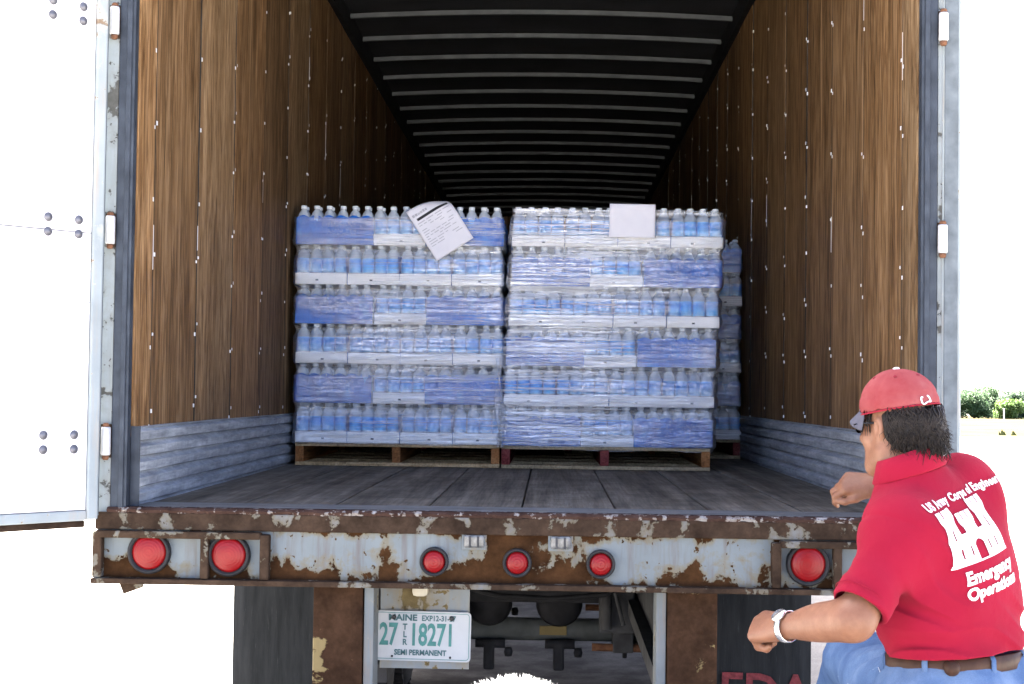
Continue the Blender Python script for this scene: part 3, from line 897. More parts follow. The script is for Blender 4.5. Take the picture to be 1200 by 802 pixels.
# ================================================================== pallets of bottled water
M_palw = [wood("pallet_pine", (.28, .18, .085), (.46, .32, .165), (.58, .43, .25), grain=(1.3, 30, 30), rough=.8),
          wood("pallet_pine_grey", (.22, .17, .10), (.36, .28, .165), (.46, .37, .24), grain=(1.3, 30, 30), rough=.8)]
M_str = [wood("stringer_orange", (.20, .08, .03), (.33, .14, .05), (.42, .2, .08), grain=(30, 1.3, 30), rough=.8),
         wood("stringer_red", (.15, .03, .028), (.24, .055, .05), (.30, .09, .08), grain=(30, 1.3, 30), rough=.8)]
def pallet(x0, x1, y0, label, strs, dm):
    D = 1.2
    e = empty("pallet", ((x0 + x1) / 2, y0, F)); tag(e, label, "pallet", "wooden pallets on the trailer floor")
    w = (x1 - x0) / 2
    for k, sx in enumerate((-w + .02, -.005, w - .02)):
        MB().box(sx - .02, sx + .02, .004, D - .004, .0185, .0915, bev=.002).build("stringer", M_str[strs[k]], e)
    for k in range(7):
        y = (D - .09) * k / 6
        o = MB().box(-w, w, y, y + (.09 if k in (0, 6) else .085), .092, .108, bev=.002).build("deck_board", M_palw[dm], e)
    for y in (0, .37, .74, D - .09):
        MB().box(-w, w, y, y + .09, .001, .018, bev=.002).build("bottom_board", M_palw[dm], e)
    return e

t = NT("water_bottle_plastic"); co = t.coord()
t.set(color=(.74, .80, .85), rough=.12, spec=.6)
tb = t.new("ShaderNodeBsdfTransparent"); tb.inputs[0].default_value = (.88, .93, .97, 1)
mx = t.new("ShaderNodeMixShader"); mx.inputs[0].default_value = .52
t.l(tb.outputs[0], mx.inputs[1]); t.l(t.p.outputs[0], mx.inputs[2]); t.l(mx.outputs[0], t.out.inputs[0]); M_bottle = t.m
t = NT("bottle_label_blue"); co = t.coord()
z = t.sep(co)[2]
n = t.noise(co, 55, 4, .6)
c = t.ramp(t.math('ADD', t.math('MULTIPLY', t.math('SUBTRACT', z, .05), 9.0), t.math('MULTIPLY', n, .45)), [(.1, (.50, .76, .94)), (.4, (.08, .42, .84)), (.7, (.025, .27, .78)), (1.0, (.38, .66, .92))])
t.set(color=c, rough=.4, spec=.2); M_blabel = t.m
M_cap = simple("bottle_cap_white", (.74, .78, .80), .4, 0, .04, 20)
t = NT("white_card_tray"); co = t.coord(rnd=True)
n = t.noise(co, 14, 5, .6)
t.set(color=t.ramp(n, [(.3, (.84, .81, .77)), (.7, (.90, .88, .85))]), rough=.7); M_tray = t.m
M_slot = simple("tray_hole_dark", (.03, .03, .04), .9)
t = NT("blue_printed_film"); tc = t.coord()
sx = t.sep(tc)
n = t.noise(t.coord((1, 1, .5), rnd=True), 16, 5, .6)
base = t.ramp(n, [(.3, (.006, .10, .44)), (.55, (.012, .165, .64)), (.75, (.05, .30, .80))])
# pale printed characters in two rows on the middle of the band
cell = t.noise(t.coord((95, 1, 110), rnd=False), 1.0, 2, .5, 1.2)
ink = t.ramp(cell, [(.53, 0), (.56, 1)])
def win(s, a, b):
    return t.math('MULTIPLY', t.math('GREATER_THAN', s, a), t.math('LESS_THAN', s, b))
ax_ = t.math('ABSOLUTE', t.math('SUBTRACT', sx[0], .03))
rows = t.math('ADD', win(sx[2], .085, .112), win(sx[2], .048, .076))
inkm = t.math('MULTIPLY', t.math('MULTIPLY', ink, rows), t.math('LESS_THAN', ax_, .072))
c = t.mix(t.math('MULTIPLY', inkm, .3), base, (.45, .58, .82))
t.set(color=c, rough=.45, spec=.06)
tb = t.new("ShaderNodeBsdfTransparent"); tb.inputs[0].default_value = (.45, .62, .95, 1)
mx = t.new("ShaderNodeMixShader"); mx.inputs[0].default_value = .80
t.l(tb.outputs[0], mx.inputs[1]); t.l(t.p.outputs[0], mx.inputs[2]); t.l(mx.outputs[0], t.out.inputs[0])
t.bump(t.noise(t.coord((6, 6, 26), rnd=True), 3, 4, .6), .35, .004); M_film = t.m

CL, CW, LH = .3685, .2455, .1885
BP = .0605
bprof = [(.0, .004), (.024, .004), (.029, .009), (.0295, .016), (.0285, .026), (.0295, .036), (.0285, .046), (.0292, .052), (.0292, .053),
         (.0295, .054), (.0295, .122), (.0292, .123), (.0292, .13), (.027, .142), (.021, .154), (.0145, .163), (.0125, .167), (.0125, .170), (.0150, .1705), (.0150, .1835), (.013, .1855), (0, .1857)]
bmis = [0] * (len(bprof) - 1)
for i in range(len(bprof) - 1):
    zc_ = (bprof[i][1] + bprof[i + 1][1]) / 2
    if .0535 < zc_ < .1225: bmis[i] = 1
    if zc_ > .1702: bmis[i] = 2
bottle_me = MB().lathe(bprof, 'z', n=12, mis=bmis).mesh("bottle", [M_bottle, M_blabel, M_cap])

def tray_mesh():
    m = MB(); a, b, h = CL / 2, CW / 2, .052
    m.box(-a, a, -b, b, 0, .003)
    m.box(-a, -a + .003, -b, b, .003, h).box(a - .003, a, -b, b, .003, h)
    m.box(-a + .003, a - .003, -b, -b + .003, .003, h * .9).box(-a + .003, a - .003, b - .003, b, .003, h * .9)
    return m.mesh("tray", M_tray)
def film_mesh():
    m = MB()
    for s in (-1,):
        nx, nz = 36, 10; vv = []; ff = []
        for j in range(nz + 1):
            zf = j / nz
            for i in range(nx + 1):
                u = -1 + 2 * i / nx
                x = u * (CL / 2 + .001)
                ph = (x / BP) * math.pi
                scal = .005 * (abs(math.cos(ph)) ** .7) * min(1, max(0, (zf - .28) * 3)) if abs(u) < .98 else 0
                scal = .005 * (1 - abs(math.sin(ph + math.pi / 2 * 0))) * min(1, max(0, (zf - .25) * 3))
                top = .012 * zf ** 6 * (1 - abs(math.sin(ph)))
                vv.append((x, s * (CW / 2 + .0015 - scal - .004 * zf ** 3), .0 + .141 * zf - top))
        for j in range(nz):
            for i in range(nx):
                a = j * (nx + 1) + i; ff.append((a, a + 1, a + nx + 2, a + nx + 1))
        m.add(vv, ff, 0, True)
    return m.mesh("printed_film", M_film)
tray_me, film_me = tray_mesh(), film_mesh()
slot_me = MB().box(-.0005, .0005, -.007, .007, -.004, .004).mesh("tray_slot", M_slot)
LAYER = ["bottom layer", "second layer up", "third layer up", "fourth layer up", "fifth layer up", "top layer"]
def case(cx, cy, z, end_on, label, group, keep):
    """end_on: the short end with its white tray faces the door; keep(ix, iy) says which bottles can be seen"""
    e = empty("water_case", (cx + random.uniform(-.003, .003), cy + random.uniform(-.004, .004), z), (math.pi / 2 if end_on else 0) + R(random.uniform(-.7, .7)))
    if random.random() < .5: pass
    tag(e, label, "water case", group)
    link("tray", tray_me, e); link("printed_film", film_me, e); link("printed_film", film_me, e).rotation_euler = (0, 0, math.pi)
    if end_on:
        for s in (-1,): link("tray_slot", slot_me, e, (s * (CL / 2 + .0008), random.uniform(-.03, .03), .02))
    for ix in range(6):
        for iy in range(4):
            if keep(ix, iy):
                o = link("bottle", bottle_me, e, ((ix - 2.5) * BP, (iy - 1.5) * BP, .003)); o.rotation_euler = (R(random.gauss(0, .9)), R(random.gauss(0, .9)), random.uniform(0, 6.28))
    return e
def load(x0, y0, lean, start, nm, group, gap_side, cols=None, both=False):
    """start 0: end-on cases in the bottom layer; gap_side: side facing the gap between loads"""
    z0 = F + .1085
    for L in range(6):
        xx0 = x0 + lean * L / 5 + random.uniform(-.004, .004); z = z0 + L * LH
        A = (L + start) % 2 == 0
        pos = ["left end", "second from left", "second from right", "right end"] if A else ["left end", "middle", "right end"]
        widths = [CW] * 4 if A else [CL, CW, CL]
        gap = .004
        x = xx0
        for k, w_ in enumerate(widths):
            cx = x + w_ / 2; x += w_ + gap
            if cols is not None and k not in cols[0 if A else 1]: continue
            end = A or k == 1
            d = CL if end else CW
            look = "white tray end water case" if end else "blue film water case"
            front = (lambda ix, iy: ix <= 1) if end else (lambda ix, iy: iy <= 1)
            # rotation by +90 deg takes local -x to world -y
            if k == (len(widths) - 1 if gap_side > 0 else 0):
                if end: kp = (lambda ix, iy: ix <= 1 or iy == (0 if gap_side > 0 else 3))
                else: kp = (lambda ix, iy: iy <= 1 or ix == (5 if gap_side > 0 else 0))
            else: kp = front
            case(cx, y0 + d / 2, z, end, f"{look}, {pos[k]}, {LAYER[L]}, {nm}", group, kp)
        # cases behind the front row on the side of the gap
        for gs in ((gap_side,) if not both else (gap_side, -gap_side)):
            if cols is not None: continue
            for q in range(1, 3 if A else 4):
                d, w_ = (CL, CW) if A else (CW, CL)
                cx = xx0 + sum(widths) + gap * (len(widths) - 1) - w_ / 2 if gs > 0 else xx0 + w_ / 2
                if A: kp = (lambda ix, iy: iy == (0 if gs > 0 else 3))
                else: kp = (lambda ix, iy: ix == (5 if gs > 0 else 0))
                case(cx, y0 + d / 2 + q * (d + gap), z, A, f"water case behind the front row, {nm}, side facing the {'narrow gap' if gs == gap_side else 'right wall'}", group + (" behind the front row" if gs == gap_side else " along the wall side"), kp)

PY = 2.73
pallet(-1.122, -.152, PY, "pale pine pallet with orange stringers under the left water load", (0, 0, 0), 0)
pallet(-.142, .838, PY - .03, "pale pallet with two red stringer ends under the right water load", (1, 1, 0), 1)
pallet(.17, 1.155, 4.15, "dim pallet behind the right load against the side wall", (1, 0, 1), 1)
pallet(-1.12, -.14, 4.2, "dim pallet far behind the left water load", (0, 1, 0), 1)
load(-1.128, PY + .015, -.01, 0, "left pallet", "water cases on the left pallet", 1)
load(-.145, PY - .015, .045, 1, "right pallet", "water cases on the right pallet", -1, both=True)
load(.165, 4.17, .0, 0, "pallet against the right wall", "water cases on the pallet against the right wall", 1, cols=((2, 3), (2,)))
load(-1.12, 4.22, -.0, 0, "pallet behind the left load", "water cases on the pallet behind the left load", 1, cols=((3,), (2,)))

# ---- stretch film round each load
def wrap_mat(name, haze, streak, x_clear, x_glare):
    t = NT(name)
    gen = t.coord((1.1, 1.1, 30)); n = t.noise(gen, 2.2, 6, .65, .6)
    n2 = t.noise(t.coord((3, 3, 90)), 2.0, 3, .6, .3)
    big = t.noise(t.coord((1.6, 1.6, 2.2)), 1.5, 3, .5)
    df = t.new("ShaderNodeBsdfDiffuse"); df.inputs[0].default_value = (.93, .94, .95, 1)
    gl = t.new("ShaderNodeBsdfGlossy"); gl.inputs["Roughness"].default_value = .13; gl.inputs[0].default_value = (.95, .97, 1, 1)
    tr = t.new("ShaderNodeBsdfTransparent"); tr.inputs[0].default_value = (.97, .98, .99, 1)
    bp = t.new("ShaderNodeBump"); bp.inputs["Strength"].default_value = .9; bp.inputs["Distance"].default_value = .009
    t.l(t.math('ADD', n, t.math('MULTIPLY', n2, .35)), bp.inputs["Height"])
    t.l(bp.outputs[0], gl.inputs["Normal"]); t.l(bp.outputs[0], df.inputs["Normal"])
    # glare painted as extra white haze over one part of the load
    xs_ = t.sep(t.coord())[0]
    mr = t.new("ShaderNodeMapRange"); t.l(t.math('ADD', xs_, t.math('MULTIPLY', t.math('SUBTRACT', big, .5), .5)), mr.inputs[0])
    mr.inputs[1].default_value = x_clear; mr.inputs[2].default_value = x_glare; mr.inputs[3].default_value = .12; mr.inputs[4].default_value = 1.0
    st = t.math('ADD', t.ramp(n, [(.46, .12), (.57, 1)]), t.math('MULTIPLY', t.ramp(n2, [(.5, 0), (.62, 1)]), .35))
    hz = t.math('MINIMUM', t.math('ADD', haze, t.math('MULTIPLY', t.math('MULTIPLY', st, mr.outputs[0]), streak)), .8)
    m1 = t.new("ShaderNodeMixShader"); t.l(hz, m1.inputs[0]); t.l(tr.outputs[0], m1.inputs[1]); t.l(df.outputs[0], m1.inputs[2])
    lw = t.new("ShaderNodeLayerWeight"); lw.inputs[0].default_value = .35; t.l(bp.outputs[0], lw.inputs["Normal"])
    fr = t.math('MULTIPLY', t.math('ADD', t.math('MULTIPLY', lw.outputs["Fresnel"], .7), .22), t.ramp(t.noise(t.coord((1.3, 1.3, 3.5)), 1.7, 2, .5), [(.36, .3), (.58, 1.35)]))
    m2 = t.new("ShaderNodeMixShader"); t.l(fr, m2.inputs[0]); t.l(m1.outputs[0], m2.inputs[1]); t.l(gl.outputs[0], m2.inputs[2])
    t.l(m2.outputs[0], t.out.inputs[0])
    return t.m
M_wrap = [wrap_mat("stretch_film", .008, .30, -1.0, -.72), wrap_mat("stretch_film_whiter", .008, .42, .68, .36), wrap_mat("stretch_film_even", .02, .2, -3, -2)]
def wrap(x0, x1, y0, y1, z0, z1, lean, mi, label, seed):
    n_per = []
    pts = []
    r_ = .03
    for (cx, cy, a0) in ((x1 - r_, y0 + r_, -90), (x1 - r_, y1 - r_, 0), (x0 + r_, y1 - r_, 90), (x0 + r_, y0 + r_, 180)):
        for k in range(6):
            a = R(a0 + 90 * k / 5); pts.append((cx + r_ * math.cos(a), cy + r_ * math.sin(a), math.cos(a), math.sin(a)))
    full = []
    for i in range(len(pts)):
        p, q = pts[i], pts[(i + 1) % len(pts)]
        L = math.hypot(q[0] - p[0], q[1] - p[1]); m = max(1, int(L / .022))
        for k in range(m):
            f_ = k / m; full.append(tuple(p[j] + (q[j] - p[j]) * f_ for j in range(4)))
    nz = 96; vv = []; ff = []; n_ = len(full)
    for j in range(nz + 1):
        zf = j / nz; z = z0 + (z1 - z0) * zf
        ph = ((z - (F + .1085)) / LH) % 1.0
        prof_ = .0 if ph < .28 else (-.004 if ph < .68 else -.004 - .014 * math.sin((ph - .68) / .32 * math.pi))
        for (x, y, nx, ny) in full:
            t_ = x + y
            d = prof_ + .006 * mnoise.noise((t_ * 2.2 + seed, y * 2.2, z * 26)) + .003 * mnoise.noise((t_ * 7 + seed, y * 7, z * 60))
            sag = .012 * mnoise.noise((x * 3 + seed, y * 3, 3.3)) if zf in (0.0, 1.0) else 0
            vv.append((x + nx * d + lean * zf, y + ny * d, z + sag))
    for j in range(nz):
        for i in range(n_):
            a = j * n_ + i; b = j * n_ + (i + 1) % n_; ff.append((a, b, b + n_, a + n_))
    o = MB().add(vv, ff, 0, True).build("stretch_wrap", M_wrap[mi])
    tag(o, label, "plastic wrap", "clear stretch film round the loads")
wrap(-1.143, -.128, PY - .008, PY + 1.17, F + .10, F + .1085 + 6 * LH - .055, -.01, 0, "clear wrinkled stretch film wound round the left water load", 1.0)
wrap(-.164, .865, PY - .038, PY + 1.15, F + .09, F + .1085 + 6 * LH - .012, .045, 1, "glossy wrinkled stretch film wound round the right water load", 7.0)
wrap(.150, 1.164, 4.145, 5.33, F + .10, F + .1085 + 6 * LH - .04, .0, 2, "stretch film round the load standing against the right wall", 13.0)
# loose film bunched at the lower corner between the two loads
lf = MB(); vv = []; ff = []
for j in range(25):
    w = j / 24; z = F + .10 + .42 * w
    for i in range(13):
        u = i / 12
        vv.append((-.168 + .05 * u * (1 - .7 * w) + .012 * math.sin(9 * w + 5 * u), PY - .05 + .012 * math.sin(u * 17 + w * 5) + .01 * mnoise.noise((u * 6, w * 9, 2)), z))
for j in range(24):
    for i in range(12):
        a = j * 13 + i; ff.append((a, a + 1, a + 14, a + 13))
o = lf.add(vv, ff, 0, True).build("loose_film", M_wrap[2]); tag(o, "loose bunch of clear film hanging in the gap between the loads", "plastic wrap")

# ---- papers tucked on the loads
t = NT("paper_white"); t.set(color=t.ramp(t.noise(t.coord(), 12, 4), [(.3, (.74, .73, .78)), (.7, (.80, .79, .83))]), rough=.75); M_paper = t.m
M_ink = simple("ink_black", (.03, .03, .035), .6); M_inkgrey = simple("ink_grey", (.42, .42, .46), .7)
def sheet(name, cx, cz, y, w, h, rot, zb, rad, label, marks, seed):
    ca, sa = math.cos(R(rot)), math.sin(R(rot))
    def put(u, v, off):
        X = cx + ca * u - sa * v; Z = cz + sa * u + ca * v
        yy = y - off + .004 * mnoise.noise((u * 9 + seed, v * 9, 0)); s = Z - zb
        if s > 0:
            th = min(s / rad, 1.9)
            Z = zb + rad * math.sin(th) - off * 0; yy = y + rad * (1 - math.cos(th)) - off * math.cos(th); Z += off * math.sin(th)
            if s / rad > 1.9: yy += (s - 1.9 * rad)
        return (X, yy, Z)
    def patch(u0, u1, v0, v1, off, nu, nv):
        vv = [put(u0 + (u1 - u0) * i / nu, v0 + (v1 - v0) * j / nv, off) for j in range(nv + 1) for i in range(nu + 1)]
        ff = [(j * (nu + 1) + i, j * (nu + 1) + i + 1, (j + 1) * (nu + 1) + i + 1, (j + 1) * (nu + 1) + i) for j in range(nv) for i in range(nu)]
        return vv, ff
    m = MB(); m.add(*patch(-w / 2, w / 2, -h / 2, h / 2, 0, 20, 26), 0, True)
    o = m.build(name, M_paper); tag(o, label, "paper")
    md = o.modifiers.new("thick", 'SOLIDIFY'); md.thickness = .0006; md.offset = 1
    for (u0, u1, v0, v1, mt, nm) in marks:
        MB().add(*patch(u0, u1, v0, v1, .0016, max(2, int((u1 - u0) / .008)), 2), 0, True).build(nm, mt, o)
marks = [(-.078, .088, .070, .083, M_ink, "header_bar")]
u = -.09
for k in range(6):
    L_ = random.uniform(.008, .013); marks.append((u, u + L_, .094, .104 + random.uniform(0, .004), M_inkgrey, "header_word")); u += L_ + .003
for k in range(11):
    v = .056 - k * .0125; u = -.085
    while u < .075:
        L_ = random.uniform(.012, .04)
        if random.random() < .75: marks.append((u, min(u + L_, .085), v, v + .0032, M_inkgrey, "text_line"))
        u += L_ + .008
sheet("delivery_note", -.448, 2.345, PY - .035, .205, .275, 33, 2.405, .06, "printed delivery note stuck askew on the top of the left load", marks, 1)
sheet("plain_sheet", .46, 2.372, PY - .062, .215, .16, -.5, 2.43, .06, "blank white sheet tucked under film on the top of the right load", [], 5)
# ================================================================== the man at the tailgate
def nrm(v): v = np.array(v, float); return v / np.linalg.norm(v)
def frame(yaw, pitch=0.0, roll=0.0):
    """rows: right, forward, up; yaw turns left from +Y, pitch leans forward"""
    a, p, r_ = R(yaw), R(pitch), R(roll)
    fw = np.array([-math.sin(a), math.cos(a), 0.0]); rt = np.array([math.cos(a), math.sin(a), 0.0]); up = np.array([0, 0, 1.0])
    f2 = fw * math.cos(p) - up * math.sin(p); u2 = up * math.cos(p) + fw * math.sin(p)
    r3 = rt * math.cos(r_) - u2 * math.sin(r_); u3 = u2 * math.cos(r_) + rt * math.sin(r_)
    return np.array([r3, f2, u3])
t = NT("skin"); co = t.coord()
n = t.noise(co, 14, 5, .6); n2 = t.noise(co, 240, 3); n3 = t.noise(co, 75, 5, .65)
c = t.ramp(n, [(.3, (0.1435, 0.0607, 0.0328)), (.5, (0.1763, 0.0804, 0.0459)), (.7, (0.2173, 0.1050, 0.0623))])
c = t.mix(.3, c, t.ramp(n3, [(.35, .8), (.62, 1.14)]), 'MULTIPLY')
t.set(color=c, rough=.5, spec=.3); t.p.inputs["Subsurface Weight"].default_value = .06
t.p.inputs["Subsurface Radius"].default_value = (.012, .005, .003)
t.bump(t.math('ADD', n2, n3), .3, .0016); M_skin_p = t.m
t = NT("red_cotton"); co = t.coord()
n = t.noise(co, 5, 5); n2 = t.noise(co, 480, 2)
t.set(color=t.ramp(n, [(.3, (0.1800, 0.0060, 0.0188)), (.7, (0.2200, 0.0084, 0.0252))]), rough=.9, spec=.05)
t.p.inputs["Sheen Weight"].default_value = .02; t.p.inputs["Sheen Roughness"].default_value = .5
t.bump(t.math('ADD', n2, t.math('MULTIPLY', t.noise(t.coord((1, 1, .5)), 24, 5, .6, 1.2), 5.0)), .35, .0016); M_red = t.m
t = NT("denim"); co = t.coord()
n = t.noise(t.coord((1, 1, .6)), 7, 6, .65); n2 = t.noise(t.coord((300, 300, 900)), 1, 2)
c = t.ramp(n, [(.28, (0.0344, 0.0640, 0.1378)), (.5, (0.0697, 0.1148, 0.2132)), (.72, (0.1271, 0.1820, 0.2829))])
c = t.mix(.4, c, t.ramp(n2, [(.35, .7), (.65, 1.15)]), 'MULTIPLY')
t.set(color=c, rough=.9, spec=.03); t.bump(n2, .2, .001); M_denim = t.m
M_stitch = simple("seam_thread", (0.3608, 0.3936, 0.4461), .8, 0, .1)
M_leather = simple("brown_leather", (0.0400, 0.0208, 0.0144), .5, 0, .3, 30, .2)
M_hair = NT("dark_hair"); M_hair.set(color=M_hair.ramp(M_hair.noise(M_hair.coord(), 60, 3), [(.3, (.006, .0045, .004)), (.7, (.015, .011, .009))]), rough=.45, spec=.14); M_hair = M_hair.m
t = NT("faded_red_cap"); co = t.coord()
n = t.noise(co, 14, 6, .65); n2 = t.noise(co, 420, 2)
t.set(color=t.ramp(n, [(.28, (0.1763, 0.0295, 0.0328)), (.55, (0.2091, 0.0525, 0.0541)), (.78, (0.2378, 0.0918, 0.0869))]), rough=.9, spec=.03); t.bump(n2, .2, .001); M_cap_red = t.m
M_cap_grey = simple("cap_underside_grey", (0.0720, 0.0720, 0.0920), .8, 0, .1, 40)
M_steel = simple("watch_steel", (.75, .75, .75), .22, .9, .08)
M_gold = simple("bracelet_gold", (.75, .50, .18), .25, .9, .1)
M_white_ink = simple("white_screen_print", (0.5715, 0.5576, 0.5715), .7, 0, .03)
M_lensdk = simple("dark_glasses", (.012, .012, .014), .15)
M_shoe = simple("shoe_leather", (.09, .06, .04), .6, 0, .3, 30, .2)

TO = np.array([.968, -1.215, 1.0])           # belt centre
TF = frame(41, 5, -12)                          # torso leans forward a little
HF = frame(38, 4, -3)                        # head
HC = np.array([.846, -1.19, 1.506])          # skull centre
def tp(u, v, w): return TO + TF[0] * u + TF[1] * v + TF[2] * w
HS = .83
def hp(u, v, w): return HC + (HF[0] * u + HF[1] * v + HF[2] * w) * HS
L_sh = tp(-.114, -.02, .315); R_sh = tp(.145, .01, .34)
L_el = np.array([.708, -1.43, 1.108]); L_wr = np.array([.590, -1.265, 1.068])
R_el = np.array([1.11, -.83, 1.245]); R_wr = np.array([.894, -.735, 1.345])
HIP_L = np.array([.888, -1.275, .90]); KN_L = np.array([.838, -.80, .925]); AN_L = np.array([.83, -.42, .655])
HIP_R = np.array([1.035, -1.165, .89]); KN_R = np.array([1.02, -1.10, .49]); AN_R = np.array([1.04, -1.20, .085])

person = empty("person", (1.0, -1.2, 0.0))
tag(person, "man in red polo shirt, red cap and jeans reaching towards the trailer floor", "person")
PO = np.array([1.0, -1.2, 0.0])
def plink(name, me, par=None):
    o = link(name, me, par if par is not None else person)
    if par is None:
        o.location = tuple(-PO)
    return o

# ---- body, one continuous surface
def hand(S, wr, d, nb, side, curls, spread, thumb, sc=1.0):
    """d: wrist to knuckles, nb: back of the hand, side: direction of the thumb"""
    d = nrm(d); nb = nrm(np.array(nb) - d * np.dot(nb, d)); sd = nrm(np.array(side) - d * np.dot(side, d) - nb * np.dot(side, nb))
    tips = []
    for i, (off, ln) in enumerate(((.031, .92), (.0105, 1.0), (-.0105, .94), (-.030, .78))):
        kn = wr + d * (.088 - .006 * abs(i - 1)) * sc + sd * off * sc + nb * (.004 - .003 * abs(i - 1.2)) * sc
        S.cone(wr + sd * off * .55 * sc, kn, .0175 * sc, .0135 * sc, .014)
        p = kn; ang = 0; dirv = nrm(d + sd * spread * off * 10)
        for j, (l_, r0, r1) in enumerate(((.042, .0108, .0098), (.027, .0098, .0090), (.021, .0090, .0072))):
            ang += R(curls[i][j])
            q = p + (dirv * math.cos(ang) - nb * math.sin(ang)) * l_ * ln * sc
            S.cone(p, q, r0 * sc, r1 * sc, .004)
            p = q
        tips.append(p)
    b = wr + d * .022 * sc + sd * .026 * sc - nb * .008 * sc
    S.cone(wr + d * .02 * sc, b, .020 * sc, .018 * sc, .012)
    p = b
    for (l_, r0, r1, (cd, cs, cn)) in zip((.040, .031, .025), (.0165, .0118, .0105), (.0122, .0105, .0085), thumb):
        q = p + nrm(d * cd + sd * cs - nb * cn) * l_ * sc
        S.cone(p, q, r0 * sc, r1 * sc, .006); p = q
    S.ell(wr + d * .05 * sc - nb * .006 * sc, (.036 * sc, .05 * sc, .017 * sc), np.array([sd, d, nb]), .012)
    return tips

B = SDF((.44, -1.58, -.005), (1.32, -.12, 1.68), .0042)
# torso and legs (under the clothes)
B.loft(TO, TF, [-.12, 0, .12, .25, .34, .40, .43], [.14, .14, .135, .13, .10, .06, .045], [.09, .088, .085, .08, .06, .045, .04], [0, 0, 0, 0, .0, .01, .02], k=.03)
for a, b, ra, rb in ((L_sh, L_el, .050, .040), (L_el, L_wr, .037, .0255), (R_sh, R_el, .052, .042), (R_el, R_wr, .042, .027),
                     (HIP_L, KN_L, .085, .058), (KN_L, AN_L, .055, .038), (HIP_R, KN_R, .085, .058), (KN_R, AN_R, .055, .038)):
    B.cone(a, b, ra, rb, .025)
# forearm muscle
B.ell(L_el * .68 + L_wr * .32 + np.array([0, 0, .004]), (.1, .037, .037), np.array([nrm(L_wr - L_el), nrm(np.cross(L_wr - L_el, [0, 0, 1])), nrm(np.cross(np.cross(L_wr - L_el, [0, 0, 1]), L_wr - L_el))]), .03)
B.cone(AN_L, AN_L + np.array([-.01, .17, -.06]), .035, .03, .02); B.cone(AN_R + np.array([0, 0, -.03]), AN_R + np.array([-.11, .13, -.05]), .035, .028, .02)
# neck, head
NB = tp(0, .02, .41)
B.cone(NB, hp(0, -.025, -.05), .056, .052, .03)
B.ell(hp(0, -.012, .012), tuple(HS * q_ for q_ in (.077, .098, .105)), HF, .02)
B.ell(hp(0, .028, -.055), tuple(HS * q_ for q_ in (.062, .070, .075)), HF, .03)          # face, cheeks
B.ell(hp(0, .062, -.112), tuple(HS * q_ for q_ in (.030, .026, .022)), HF, .03)          # chin
for s in (-1, 1):
    B.cone(hp(s * .058, -.005, -.075), hp(s * .022, .066, -.112), .024, .018, .03)   # jaw line
    B.ell(hp(s * .045, .058, -.035), tuple(HS * q_ for q_ in (.02, .02, .018)), HF, .02)  # cheek bone
    B.ell(hp(s * .031, .088, .0), tuple(HS * q_ for q_ in (.017, .014, .012)), HF, .008, 'sub')  # eye socket
    B.ell(hp(s * .031, .077, .0), tuple(HS * q_ for q_ in (.0125, .0125, .0125)), HF, .003)      # eye
    B.ell(hp(s * .080, -.004, -.012), tuple(HS * q_ for q_ in (.010, .020, .032)), frame(38 + s * 18, 4, -3), .008)  # ear
    B.ell(hp(s * .088, .0, -.010), tuple(HS * q_ for q_ in (.006, .011, .018)), HF, .005, 'sub')
B.cone(hp(0, .088, .002), hp(0, .112, -.036), .009, .0135, .012)   # nose
for s in (-1, 1): B.ell(hp(s * .011, .100, -.042), tuple(HS * q_ for q_ in (.008, .010, .007)), HF, .006)
B.cone(hp(-.022, .080, -.072), hp(.022, .080, -.072), .008, .008, .01); B.cone(hp(-.02, .080, -.082), hp(.02, .080, -.082), .009, .009, .008)
B.cone(hp(-.02, .094, -.077), hp(.02, .094, -.077), .0025, .0025, .003, 'sub')
# left fist (near), right hand pinching (far)
dL = nrm(np.array([-.070, .105, -.014]))
hand(B, L_wr, dL, (-.05, -.75, .62), (-.35, .35, .9), [(62, 78, 40), (68, 82, 42), (72, 84, 42), (76, 84, 40)], .25,
     [(.75, .45, .5), (.85, -.1, .75), (.7, -.5, .6)], .98)
dR = nrm(np.array([-.115, .02, .004]))
hand(B, R_wr, dR, (-.18, -.62, .75), (-.1, -.6, -.8), [(38, 52, 30), (44, 58, 34), (52, 62, 36), (60, 64, 36)], .3,
     [(.85, .5, .25), (.95, .1, .35), (.95, -.25, .3)], .86)
plink("body", B.mesh("body", M_skin_p)); del B

# ---- shirt
def ridge(x, y, z, d, freq, seed, warp=1.5):
    q = x * d[0] + y * d[1] + z * d[2]
    s_ = np.sin(q * freq + warp * vnoise(x * 7, y * 7, z * 7, seed) * 2.2)
    return np.sign(s_) * (1 - (1 - np.abs(s_)) ** 1.0) * .5 + .5 - 2.0 * (.5 - .5 * np.abs(s_)) ** 1.6
S = SDF((.60, -1.60, .93), (1.28, -.80, 1.52), .0036)
ws_ = [-.045, .0, .05, .12, .2, .27, .325, .365, .395, .42]
S.loft(TO, TF, ws_, [.180, .178, .174, .176, .180, .180, .164, .124, .090, .070], [.138, .136, .132, .132, .130, .122, .105, .088, .076, .066], [0, 0, -.002, -.006, -.008, -.006, .0, .01, .018, .02], k=.0, expo=2.25)
S.ell(tp(-.118, -.02, .294), (.062, .078, .068), TF, .06); S.ell(tp(.14, .0, .316), (.066, .08, .068), TF, .06)
sl_end = L_el + (L_sh - L_el) * .13 + np.array([-.005, 0, .0])
S.cone(L_sh + np.array([0.0, .0, .0]), sl_end, .066, .060, .045)
ax_l = nrm(L_el - L_sh)
